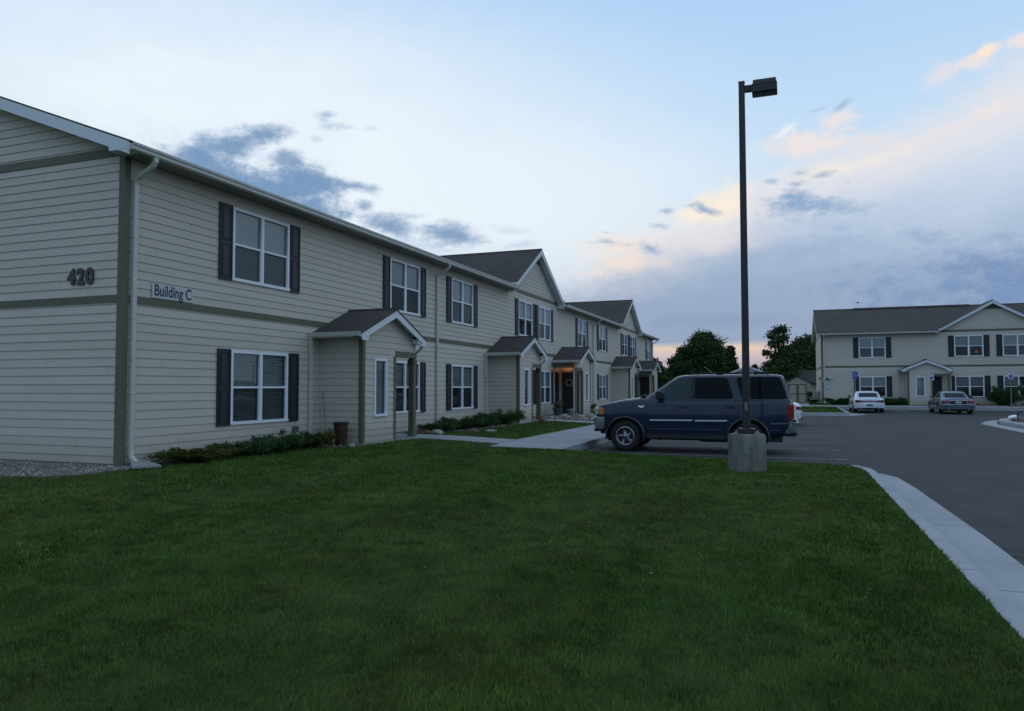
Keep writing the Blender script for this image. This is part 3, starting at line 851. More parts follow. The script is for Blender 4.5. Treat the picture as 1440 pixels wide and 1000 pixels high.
ST(sheet('entry_walk', [(3.60, 42.0), (.05, 42.0), (.05, 40.4), (3.60, 40.4)], wh, 'walk', .8, .1))
# far side: walk along the office building
ST(sheet('far_sidewalk', [(13.9, 48.9), (45, 48.9), (45, 50.3), (5.6, 50.3), (5.6, 48.95)], lambda x, y: hg(x, y)+.03, 'walk', 1.5, .3))
ST(sheet('shed_path', [(10.9, 50.32), (12.1, 50.32), (12.1, 56), (10.9, 56)], wh, 'walk', 1, .1))
ST(sheet('island_kerb', [(5.5, 36.75), (13.72, 36.75), (13.90, 36.95), (14.02, 48.88), (13.88, 48.88), (13.72, 36.92), (5.5, 36.92)], lambda x, y: -.168, 'kerb', 0, .2))
ST(sheet('island_gutter', [(5.5, 36.25), (13.9, 36.25), (15.0, 38.6), (14.05, 40.4), (13.91, 36.92), (13.73, 36.74), (5.5, 36.74)], lambda x, y: PAVE+.008, 'kerb', 0, .1))
# right-hand planted island
ST(sheet('right_island_gutter', [(18.5, 28.2), (18.38, 21.4), (18.3, 5), (18.9, 5), (18.98, 21.4), (19.1, 28.0), (19.6, 30.4), (20.4, 31.9), (19.9, 32.2), (19.3, 31.0)], lambda x, y: PAVE+.008, 'kerb', 0, .1))
ISL = [(18.98, 5), (19.06, 21.4), (19.16, 27.9), (19.7, 30.4), (20.5, 31.8), (22, 32.6), (26, 32.8), (26, 5)]
ISI = [(19.16, 5.1), (19.24, 21.4), (19.34, 27.8), (19.86, 30.2), (20.6, 31.6), (22, 32.4), (25.9, 32.6), (25.9, 5.1)]
ST(sheet('right_island_kerb', ISL, lambda x, y: -.18, 'kerb', 0, .2))
ST(sheet('right_island_bed', ISI, lambda x, y: -.195, 'mulch', 0, .02))
# planting beds
ST(sheet('gravel_bed', [(-11, -1.25), (-6, -1.3), (-3, -1.5), (-.8, -1.52), (0.0, -1.36), (.42, -.95), (.50, -.30), (.45, .3), (.02, .4), (.02, -.02), (-11, -.02)], lambda x, y: hg(x, y)+.02, 'mulch', .6, .08))
ST(sheet('shrub_bed', [(.03, .45), (.2, .4), (.5, 1.2), (.6, 3), (.8, 4.6), (1.15, 5.0), (1.2, 5.6), (.05, 5.66)], lambda x, y: hg(x, y)+.016, 'mulch', .6, .05))
ST(sheet('shrub_bed', [(.03, 9.9), (.9, 10.0), (1.2, 11.5), (1.4, 14), (1.5, 15.8), (1.2, 16.6), (.05, 16.5)], lambda x, y: hg(x, y)+.016, 'mulch', .6, .05))
ST(sheet('rock_bed', [(.05, 20.65), (2.7, 20.65), (2.9, 24.35), (.05, 24.35)], lambda x, y: hg(x, y)+.016, 'mulch', .6, .05))
ST(sheet('rock_bed', [(21.2, 50.4), (27, 50.4), (27, 52.25), (21.2, 52.25)], lambda x, y: hg(x, y)+.016, 'mulch', .6, .05))

# painted stall lines
def stripe(x0, x1, y, w=.10):
    m = MB(); m.quad((x0, y-w/2, PAVE+.005), (x1, y-w/2, PAVE+.005), (x1, y+w/2, PAVE+.005), (x0, y+w/2, PAVE+.005))
    return part('stall_line', m, 'paint', None)
for i, y in enumerate([8.78, 11.5, 14.2, 16.9, 19.6, 22.3, 25.0, 27.7, 30.4, 33.1]):
    ST(stripe(5.75, 11.85, y)).name = 'stall_line'
for i, x in enumerate([17.6, 21.6, 24.4]):
    m = MB(); m.quad((x-.05, 43.2, PAVE+.005), (x+.05, 43.2, PAVE+.005), (x+.05, 48.7, PAVE+.005), (x-.05, 48.7, PAVE+.005)); ST(part('stall_line', m, 'paint', None))

# ------------------------------------------------------------------ scatter helpers
def np_mesh(name, V, F4=None, F3=None, tint=None, m=None):
    V = np.asarray(V, dtype=np.float32); me = bpy.data.meshes.new(name)
    n4 = 0 if F4 is None else len(F4); n3 = 0 if F3 is None else len(F3)
    me.vertices.add(len(V)); me.vertices.foreach_set('co', V.ravel())
    me.loops.add(n4*4+n3*3); li = []
    if n4: li.append(np.asarray(F4).ravel())
    if n3: li.append(np.asarray(F3).ravel())
    me.loops.foreach_set('vertex_index', np.concatenate(li).astype(np.int32))
    me.polygons.add(n4+n3)
    st = np.concatenate([np.arange(n4)*4, n4*4+np.arange(n3)*3]).astype(np.int32)
    me.polygons.foreach_set('loop_start', st); me.update(calc_edges=True)
    if tint is not None:
        a = me.attributes.new('tint', 'FLOAT', 'POINT'); a.data.foreach_set('value', np.asarray(tint, dtype=np.float32))
    if m: me.materials.append(MT[m])
    return me
def hg_np(x, y):
    def rect(x0, x1, y0, y1):
        dx = np.maximum(np.maximum(x0-x, 0), x-x1); dy = np.maximum(np.maximum(y0-y, 0), y-y1); return np.hypot(dx, dy)
    d = np.minimum(rect(-11.5, 0, 0, 53), rect(13, 40, 52.3, 64))
    s = lambda t: (lambda c: c*c*(3-2*c))(np.clip(t, 0, 1))
    return -.035-.125*s(d/4.5)-.02*s((d-4.5)/5)
def inpoly(x, y, poly):
    ins = np.zeros(len(x), bool); n = len(poly)
    for i in range(n):
        x0, y0 = poly[i]; x1, y1 = poly[(i+1) % n]
        if y0 == y1: continue
        c = ((y0 > y) != (y1 > y)) & (x < (x1-x0)*(y-y0)/(y1-y0)+x0); ins ^= c
    return ins
CAM = np.array([10.5947, -9.4904, 1.3069])
def vnoise(x, y, s, seed):
    r = np.random.default_rng(seed); G = r.random((64, 64)); u = (x/s) % 63; v = (y/s) % 63
    i = u.astype(int); j = v.astype(int); fu = u-i; fv = v-j; fu = fu*fu*(3-2*fu); fv = fv*fv*(3-2*fv)
    return (G[i, j]*(1-fu)+G[i+1, j]*fu)*(1-fv)+(G[i, j+1]*(1-fu)+G[i+1, j+1]*fu)*fv

# grass
def leaf_quads(C, D, size, asp, seed, tint):
    """quads at centres C, long axis D"""
    r = np.random.default_rng(seed); n = len(C); D = D/np.linalg.norm(D, axis=1, keepdims=True)
    Q = r.normal(size=(n, 3)); Sd = np.cross(D, Q); Sd /= np.linalg.norm(Sd, axis=1, keepdims=True)
    L = (size*(.6+.8*r.random(n)))[:, None]; W = L*asp
    V = np.stack([C-D*L*.5, C+Sd*W*.5, C+D*L*.5, C-Sd*W*.5], 1)
    return V.reshape(-1, 3), np.arange(n)[:, None]*4+np.array([[0, 1, 2, 3]]), np.repeat(tint, 4)
leaf_quads_ = leaf_quads
HOLES = [
 [(-12, -1.28), (-6, -1.3), (-3, -1.5), (-.8, -1.52), (0.0, -1.36), (.42, -.95), (.50, -.30), (.45, .3), (.02, .4), (.02, 60), (-12, 60)],
 SW, [(3.60, 9.66), (2.2, 9.70), (.9, 9.45), (0, 9.3), (0, 7.4), (1.2, 7.45), (1.35, 8.35), (2.4, 8.40), (3.72, 8.35)],
 [(.0, .45), (.2, .4), (.45, 1.2), (.55, 3), (.75, 4.6), (1.1, 4.95), (1.2, 5.5), (1.22, 7.3), (0, 7.3)],
 [(0, 9.6), (.85, 10.0), (1.15, 11.5), (1.35, 14), (1.45, 15.8), (1.25, 18.3), (0, 18.3)],
 [(0, 18.3), (1.5, 19.35), (3.6, 19.35), (3.6, 20.55), (2.75, 20.6), (2.85, 24.4), (3.6, 24.45), (3.6, 25.95), (0, 26)],
 [(11.868, -40), (30, -40), (30, 6), (11.62, 5.95), (11.80, 5.4), (11.868, 5.0)]]
def grass(name, x, y, hgt, wid, seed, zf=hg_np):
    r = np.random.default_rng(seed); n = len(x)
    z = zf(x, y)
    an = r.random(n)*2*np.pi; lean = r.normal(0, .34, n)+.42; la = (vnoise(x, y, .8, 9)*9+vnoise(x, y, .25, 10)*5)+r.normal(0, .8, n)
    pn = vnoise(x, y, .35, 1)*.5+vnoise(x, y, 1.3, 2)*.5
    h = hgt*(.55+.75*r.random(n))*(.55+.9*vnoise(x, y, .16, 3)*.5+.45*pn); w = wid*(.7+.6*r.random(n))
    dx, dy = np.cos(an)*w/2, np.sin(an)*w/2; lx, ly = np.cos(la)*lean*h, np.sin(la)*lean*h
    V = np.empty((n, 5, 3), np.float32)
    V[:, 0] = np.c_[x-dx, y-dy, z-.01]; V[:, 1] = np.c_[x+dx, y+dy, z-.01]
    V[:, 2] = np.c_[x+dx*.8+lx*.35, y+dy*.8+ly*.35, z+h*.6]; V[:, 3] = np.c_[x-dx*.8+lx*.35, y-dy*.8+ly*.35, z+h*.6]
    V[:, 4] = np.c_[x+lx, y+ly, z+h]
    b = np.arange(n)[:, None]*5
    F4 = b+np.array([[0, 1, 2, 3]]); F3 = b+np.array([[3, 2, 4]])
    t = np.clip(r.normal(.42, .27, n)+(pn-.5)*.45, 0, 1); t = np.where(r.random(n) < .035, 1, t)
    me = np_mesh(name, V.reshape(-1, 3), F4, F3, np.repeat(t, 5), 'grass')
    return tag(link(name, me), kind='stuff')
def wedge(n, r0, r1, seed, half=R(45)):
    r = np.random.default_rng(seed); rad = np.sqrt(r0*r0+r.random(n)*(r1*r1-r0*r0)); a = -.355+(r.random(n)*2-1)*half
    # angle measured from +y toward +x
    x = CAM[0]+rad*np.sin(a); y = CAM[1]+rad*np.cos(a)
    ok = inpoly(x, y, LAWN)
    for hpoly in HOLES: ok &= ~inpoly(x, y, hpoly)
    return x[ok], y[ok]
X, Y = [], []; 
lods = [(2.2, 4.5, 9500, .034, .0034), (4.5, 7, 5600, .035, .0048), (7, 11, 2800, .036, .0072), (11, 18, 1200, .037, .012), (18, 42, 280, .040, .022)]
def grass_all():
    Vs = []
    for k, (r0, r1, den, h, w) in enumerate(lods):
        area = R(45)*(r1*r1-r0*r0); x, y = wedge(int(area*den), r0, r1, 20+k)
        yield x, y, np.full(len(x), h), np.full(len(x), w)
xs, ys, hs, ws = zip(*grass_all())
grass('lawn_grass', np.concatenate(xs), np.concatenate(ys), np.concatenate(hs), np.concatenate(ws), 5)
r_ = np.random.default_rng(99); x = r_.random(26000)*26+5.5; y = r_.random(26000)*16+36.9
ok = (inpoly(x, y, [(5.5, 37), (13.65, 37), (13.8, 48.8), (5.5, 48.8)]) | inpoly(x, y, [(5.5, 50.4), (21, 50.4), (21, 52.2), (13, 52.2), (13, 53), (5.5, 53)])) & ~inpoly(x, y, [(10.8, 50), (12.2, 50), (12.2, 56), (10.8, 56)])
grass('back_lawn_grass', x[ok], y[ok], .07, .05, 8)

r_ = np.random.default_rng(41); x, y = wedge(190, 3.0, 16, 42)
V, F, tt = leaf_quads_(np.c_[x, y, hg_np(x, y)+.034], r_.normal(size=(len(x), 3))*np.array([1, 1, .2]), .026, .55, 3, r_.random(len(x))*.55)
tag(link('fallen_leaves', np_mesh('fallen_leaves', V, F, None, tt, 'stone')), kind='stuff')

# gravel
def stones(name, poly, n, size, seed, matn='stone', zoff=.02, lo=.15):
    r = np.random.default_rng(seed); xs_ = [p[0] for p in poly]; ys_ = [p[1] for p in poly]
    x = r.uniform(min(xs_), max(xs_), n); y = r.uniform(min(ys_), max(ys_), n); ok = inpoly(x, y, poly); x, y = x[ok], y[ok]; n = len(x)
    z = hg_np(x, y)+zoff; s = size*(.5+r.random(n)**2*1.0)
    base = np.array([(1, 0, 0), (-1, 0, 0), (0, 1, 0), (0, -1, 0), (0, 0, 1), (0, 0, -1)], float)
    V = base[None]*s[:, None, None]*(.6+.6*r.random((n, 6, 1)))
    V[:, :, 2] *= .6; V += r.normal(0, .15, (n, 6, 3))*s[:, None, None]
    a = r.random(n)*6.28; c, sn = np.cos(a), np.sin(a)
    V2 = V.copy(); V2[:, :, 0] = V[:, :, 0]*c[:, None]-V[:, :, 1]*sn[:, None]; V2[:, :, 1] = V[:, :, 0]*sn[:, None]+V[:, :, 1]*c[:, None]
    V2 += np.c_[x, y, z+s*.2][:, None, :]
    f = np.array([(0, 2, 4), (2, 1, 4), (1, 3, 4), (3, 0, 4), (2, 0, 5), (1, 2, 5), (3, 1, 5), (0, 3, 5)])
    F = np.arange(n)[:, None, None]*6+f[None]
    me = np_mesh(name, V2.reshape(-1, 3), None, F.reshape(-1, 3), np.repeat(np.clip(r.normal(.45, .25, n), lo*0, 1), 6), matn)
    return tag(link(name, me), kind='stuff')
stones('gravel', [(-6, -1.28), (-3, -1.48), (-.8, -1.5), (0.0, -1.34), (.40, -.95), (.48, -.30), (.42, .3), (.03, .4), (.03, -.02), (-6, -.02)], 16000, .022, 3)
stones('gravel', [(.03, .45), (.2, .4), (.5, 1.2), (.6, 3), (.8, 4.6), (1.1, 5.0), (1.15, 5.6), (.05, 5.6)], 2000, .024, 4)
stones('gravel', [(.05, 9.9), (.9, 10.0), (1.2, 11.5), (1.4, 14), (1.5, 15.8), (1.2, 16.5), (.05, 16.4)], 3000, .03, 6)
stones('gravel', [(.05, 20.65), (2.7, 20.65), (2.9, 24.35), (.05, 24.35)], 1500, .06, 9)
stones('gravel', [(19.4, 18), (19.5, 27.6), (20.0, 30), (20.8, 31.5), (24, 32), (24, 18)], 2600, .06, 10, zoff=.01)
stones('gravel', [(21.2, 50.4), (27, 50.4), (27, 52.2), (21.2, 52.2)], 1500, .06, 11)

def rock(x, y, s, label, m='rock', z=None, sq=(1, .8, .6), seed=0, group='landscape rocks along the beds'):
    r = random.Random(seed); bm = bmesh.new(); bmesh.ops.create_icosphere(bm, subdivisions=3, radius=1)
    pl = [Vector((r.gauss(0, 1), r.gauss(0, 1), r.gauss(0, 1))).normalized() for _ in range(9)]
    for v in bm.verts:
        for q in pl:
            d = v.co.dot(q)-.72
            if d > 0: v.co -= q*d*.9
        v.co = Vector((v.co.x*sq[0]*s, v.co.y*sq[1]*s, v.co.z*sq[2]*s))
    me = bpy.data.meshes.new('rock'); bm.to_mesh(me); bm.free(); me.shade_smooth(); me.set_sharp_from_angle(angle=R(25))
    o = link('rock', me, m, None, (x, y, (hg(x, y) if z is None else z)+s*sq[2]*.55), (0, 0, r.random()*6))
    return tag(o, label, 'rock', group)
rock(1.25, 5.15, .13, 'small white rock beside the brown bin', seed=1)
rock(1.10, 9.86, .22, 'flat pale rock beside the first porch post', seed=2, sq=(1.3, .8, .45))
rock(.85, 9.78, .14, 'small dark rock next to the first porch post', 'redrock', seed=3)
rock(1.45, 18.5, .17, 'pinkish boulder at the foot of the second porch', 'redrock', seed=4, sq=(1, .8, .9))
rock(1.6, 18.85, .13, 'pale grey rock by the boulder at the second porch', seed=5)
rock(1.95, 11.9, .16, 'flat tan rock at the lawn edge of the middle juniper bed', seed=6, sq=(1.2, .8, .4))
rock(1.7, 11.3, .12, 'low brown rock just left of the flat tan rock', 'redrock', seed=7)
for i, (a, b, s) in enumerate([(1.1, 20.9, .16), (1.7, 21.3, .2), (1.3, 22.1, .24), (1.9, 22.7, .2), (2.3, 21.6, .18), (2.2, 23.4, .25), (1.5, 23.5, .2), (2.5, 24.1, .16)]):
    rock(a, b, s, 'rounded rock in the stone bed before the lit porch', seed=20+i, group='rocks in the bed before the lit porch')
for i, (a, b, s) in enumerate([(22.3, 51.2, .4), (22.9, 51.4, .45), (23.3, 50.9, .3), (22.0, 51.7, .35), (26.0, 51.0, .3)]):
    rock(a, b, s, 'boulder between silver car and dark bush', 'rock' if i % 2 else 'redrock', seed=40+i, group='boulders by the dark bush')
rock(19.95, 29.0, .28, 'white rock at the tip of the right island', 'carwhite', z=-.16, seed=50, sq=(1.2, .8, .55))
for i, (a, b, s) in enumerate([(19.8, 28.0, .22), (20.0, 27.4, .25), (20.3, 27.0, .2), (20.1, 26.4, .22), (20.6, 28.2, .26), (19.8, 25.8, .2)]):
    rock(a, b, s, 'red rock on the right island', 'redrock', z=-.16, seed=60+i, sq=(1.2, .9, .45), group='red rocks on the right island')

# ------------------------------------------------------------------ plants
def juniper(x, y, rx, ry, h, label, m='juniperd', n=9000, seed=0, z=None, group='low junipers along the walls', cat='shrub'):
    r = np.random.default_rng(seed+100); o = thing('juniper_shrub', (x, y, hg(x, y) if z is None else z), 0, label, cat, group)
    nb = 46; st = MB(); Cs = []; Ds = []; T = []
    per = n//nb
    for k in range(nb):
        a = r.random()*6.283; e = abs(r.normal(.25, .25))+.12; ln = (.55+.5*r.random())
        d = np.array([math.cos(a)*rx*ln, math.sin(a)*ry*ln, h*(.35+1.0*e)*(1.15-ln*.35)])
        s0 = np.array([r.normal(0, .12)*rx, r.normal(0, .12)*ry, .02]); mid = s0+d*.5+np.array([0, 0, h*.22])
        st.tube([tuple(s0), tuple(mid), tuple(s0+d)], [.012, .008, .003], 4)
        t = r.beta(2.2, 1.1, per)[:, None]; P = (1-t)**2*s0+2*t*(1-t)*(mid+np.array([0, 0, h*.1]))+t*t*(s0+d)
        sp = r.normal(size=(per, 3))*np.array([rx*.085, ry*.085, h*.11])*(1.15-t*.5)
        P = P+sp; P[:, 2] = np.maximum(P[:, 2], .01)
        D = d/np.linalg.norm(d)*1.0+r.normal(size=(per, 3))*.55+np.array([0, 0, .35])
        Cs.append(P); Ds.append(D); T.append(np.clip(r.normal(.4, .2, per)+(t[:, 0]-.6)*.5+r.normal(0, .12), 0, 1))
    V, F, tt = leaf_quads(np.concatenate(Cs), np.concatenate(Ds), .062 if y < 40 else .11, .26, seed, np.concatenate(T))
    link('foliage', np_mesh('foliage', V, F, None, tt, m), None, o); part('stems', st, 'bark', o)
    return o
juniper(.60, 1.15, .55, .80, .24, 'yellow-green juniper nearest the left corner downspout', 'junipery', 8000, 1)
juniper(.55, 2.45, .60, .80, .27, 'dark juniper under the left half of the nearest lower window', 'juniperd', 8000, 2)
juniper(.60, 3.55, .60, .75, .32, 'dark juniper under the right half of the nearest lower window', 'juniperd', 9000, 3)
juniper(.66, 4.45, .50, .55, .33, 'yellow-green juniper just left of the brown bin', 'junipery', 8000, 4)
juniper(.75, 10.75, .62, .70, .24, 'low dark juniper just right of the first porch post', 'juniperd', 7000, 5)
juniper(.80, 12.2, .70, .95, .34, 'dark juniper beside the second tall downspout', 'juniperd', 9000, 6)
juniper(.95, 13.6, .70, .80, .30, 'dark juniper below the window between the first two porches', 'juniperd', 8000, 7)
juniper(.95, 15.3, .85, 1.15, .46, 'largest dark juniper against the second porch side wall', 'juniperd', 11000, 8)
juniper(.7, 28.4, .6, .6, .55, 'small green shrub behind the lit porch', 'junipery', 3500, 9, group='small shrubs beyond the lit porch')
juniper(14.2, 51.4, 1.3, .6, .42, 'low dark shrub under the office sign, left of the white car', 'juniperd', 14000, 10)
juniper(17.75, 51.4, 1.3, .6, .42, 'low dark shrub right of the white car', 'juniperd', 14000, 11)
juniper(12.45, 54.3, .5, .5, .5, 'low dark shrub behind the lawn chair by the shed', 'juniperd', 2500, 12)
juniper(24.75, 51.0, 1.05, .7, 1.12, 'large dark evergreen bush behind the right signpost', 'juniperd', 34000, 13, cat='bush', group='evergreen bushes')
juniper(22.4, 51.6, .7, .5, .8, 'small sprawling green shrub behind the silver car', 'juniperd', 3500, 14, group='evergreen bushes')

def tree(x, y, H, rw, label, m='leafdark', n=26000, seed=0, leaf=.30, conical=False, trunkh=.18, group='trees beyond the buildings', z=-.5, sparse=0.0, name='broadleaf_tree'):
    r = np.random.default_rng(seed+500); o = thing(name, (x, y, z), 0, label, 'tree', group)
    tr = MB(); lean = r.normal(0, .02, 2)*H
    tr.tube([(0, 0, 0), (lean[0]*.3, lean[1]*.3, H*.3), (lean[0], lean[1], H*.8)], [H*.03, H*.022, H*.006], 8)
    nc = 260 if sparse == 0 else 46; Cs = []; Ts = []
    per = n//nc; k = 0; ph = r.random(4)*6.28
    while k < nc:
        u = r.random(); zf = trunkh+(1-trunkh)*u
        if conical: prof = (1-u)**.8*.95+.05
        else: prof = (1-(2*min(1, u*.93+.07)-1)**2)**.5
        a = r.random()*6.283
        lob = 1+.13*math.sin(3*a+ph[0])+.10*math.sin(5*u*3+ph[1])+.08*math.sin(7*a+9*u+ph[2])
        rad = rw*prof*lob*(r.random()**(.42 if not sparse else .7))*.90
        c = np.array([math.cos(a)*rad, math.sin(a)*rad, H*zf*.95]); cr = rw*(.13+.10*r.random())*(.8 if conical else 1)*(1.15 if sparse else 1)
        q = r.normal(size=(per, 3))*.62*cr*np.array([1.1, 1.1, .8])
        Cs.append(c+q); Ts.append(np.clip(r.normal(.42, .15, per)+r.normal(0, .20), 0, 1))
        if k % 6 == 0 or sparse:
            st0 = np.array([lean[0]*zf*.6, lean[1]*zf*.6, H*max(trunkh*.8, zf*.55)])
            tr.tube([tuple(st0), tuple((st0+c)/2+np.array([0, 0, -.03*H*.3])), tuple(c)], [H*.010, H*.006, H*.002], 5)
        k += 1
    C = np.concatenate(Cs); D = r.normal(size=C.shape)
    V, F, tt = leaf_quads(C, D, leaf, .7, seed, np.concatenate(Ts))
    link('crown', np_mesh('crown', V, F, None, tt, m), None, o); part('trunk', tr, 'bark', o)
    return o
# placed from their real bearing and distance
tree(.3, 90, 8.8, 3.5, 'tallest round dark tree, standing behind the parked SUV', n=62000, seed=1, leaf=.22, trunkh=.05)
tree(-2.2, 92, 6.6, 2.4, 'lower left shoulder tree touching the tallest round tree', n=40000, seed=2, leaf=.26, trunkh=.05)
tree(4.1, 86, 7.0, 1.5, 'narrow pointed dark tree just left of the light pole', n=26000, seed=3, conical=True, leaf=.24, trunkh=.03, name='conifer_tree')
tree(6.4, 98, 4.9, 1.3, 'small pointed dark tree just right of the light pole', n=8000, seed=4, conical=True, leaf=.26, trunkh=.03, name='conifer_tree')
tree(9.5, 88, 9.6, 2.3, 'tall airy light green tree rising left of the broad dark tree', 'leafmid', 12000, 5, .24, trunkh=.18, sparse=1)
tree(13.2, 84, 7.5, 3.6, 'broad dark tree just left of the office building', n=52000, seed=6, leaf=.26, trunkh=.05)
tree(10.0, 74, 4.4, 2.0, 'low green tree behind the small shed', 'leafmid', 22000, 7, .18, trunkh=.05)
tree(16.5, 95, 7.5, 3.0, 'dark tree mostly hidden behind the office building', n=16000, seed=8, leaf=.28, trunkh=.05)
for i, (a, b, h, w) in enumerate([(-5.6, 84, 5.4, 2.0), (-8.2, 90, 6.6, 2.2), (-4.2, 96, 4.6, 2.2), (-11, 92, 7.0, 2.6)]):
    tree(a, b, h, w, ['mid-height dark tree right of the far end of the long building', 'dark tree peeking past the far end of the long building', 'low dark tree left of the tallest round tree', 'dark tree hidden beyond the long building'][i], n=26000, seed=20+i, leaf=.24, trunkh=.04)
juniper(1.0, 57.5, 1.6, 1.6, 1.9, 'yellow-green bush beyond the far end of the long building', 'junipery', 7000, 31, z=-.2, cat='bush', group='bushes beyond the long building')
tree(27.35, 50.4, 3.1, .95, 'small ornamental tree cut by the right edge of the picture', 'leafdark', 7000, 33, .09, trunkh=.45, group='ornamental trees', z=-.1)
# distant wooded horizon
r_ = np.random.default_rng(77); n = 90000; xx = r_.uniform(-160, 170, n); base = 1.6+1.9*vnoise(xx+200, xx*0, 9, 5)+1.2*vnoise(xx+200, xx*0+3, 3.1, 6)
zz = -.6+r_.random(n)**.7*base*1.35; yy = 190+r_.normal(0, 6, n)
V, F, tt = leaf_quads(np.c_[xx, yy, zz], r_.normal(size=(n, 3)), .85, .75, 3, np.clip(r_.normal(.35, .2, n), 0, 1))
tag(link('distant_woods', np_mesh('distant_woods', V, F, None, tt, 'leafdark')), kind='stuff')

# ------------------------------------------------------------------ light pole
pole = thing('light_pole', (9.90, 4.42, -.17), 0, 'tall dark square light pole on a round concrete pedestal in the lawn', 'lamp post')
m = MB(); rr = .322
prof = [(0, -.3), (rr, -.3)]+[(rr, z) for z in (0, .2, .4, .60)]+[(rr-.02, .635), (rr-.06, .645), (0, .645)]
m.lathe(prof, 40); part('pedestal', m, 'pedestal', pole, 40)
m = MB(); hw0, hw1 = .064, .052; zt = 7.00
vs = [(sx*h, sy*h, z) for z, h in ((.66, hw0), (zt, hw1)) for sx, sy in ((-1, -1), (1, -1), (1, 1), (-1, 1))]
m.add(vs, [(0, 1, 5, 4), (1, 2, 6, 5), (2, 3, 7, 6), (3, 0, 4, 7), (4, 5, 6, 7), (3, 2, 1, 0)])
m.rbox(-.056, .056, -.056, .056, zt, zt+.02, .005)
part('shaft', m, 'bronze', pole)
m = MB(); m.rbox(-.03, .03, -.070, -.058, 1.05, 1.20, .004); part('hand_hole_cover', m, 'steel', pole).data.materials[0] = MT['bumpergrey']
m = MB(); m.rbox(-.145, .145, -.145, .145, .645, .74, .012); part('base_cover', m, 'bronze', pole)
m = MB()
for sx in (-1, 1):
    for sy in (-1, 1): m.lathe([(0, .665), (.016, .665), (.016, .70), (0, .70)], 8, 'z', (sx*.175, sy*.175, 0)); m.box(sx*.175-.035, sx*.175+.035, sy*.175-.03, sy*.175+.03, .645, .665)
part('anchor_bolts', m, 'steel', pole)
m = MB(); m.rbox(.05, .19, -.035, .035, 6.82, 6.94, .006); part('arm', m, 'bronze', pole)
m = MB(); x0, x1, yw = .19, .60, .145
poly = [(x0, -yw, 6.80), (x0, -yw, 6.95), (x0+.03, -yw+.02, 7.03)]
def hd(x, sx): return [(x, -yw, 6.77), (x, -yw, 6.89), (x-sx*.012, -yw+.025, 6.985), (x-sx*.012, yw-.025, 6.985), (x, yw, 6.89), (x, yw, 6.77)]
a, b = hd(x0, -1), hd(x1, 1)
m.add(a+b, [(0, 1, 2, 3, 4, 5), (11, 10, 9, 8, 7, 6)]+[(i, 6+i, 6+(i+1) % 6, (i+1) % 6) for i in range(6)])
m.rbox(x0-.01, x1+.01, -yw-.01, yw+.01, 6.755, 6.785, .006); m.rbox(x0-.008, x1+.008, -yw-.008, yw+.008, 6.888, 6.90, .003)
head = part('lamp_head', m, 'bronze', pole); head.rotation_euler = (0, R(0), 0)
m = MB(); m.rbox(x0+.04, x1-.04, -yw+.04, yw-.04, 6.742, 6.756, .004); part('lens', m, 'lens', head)

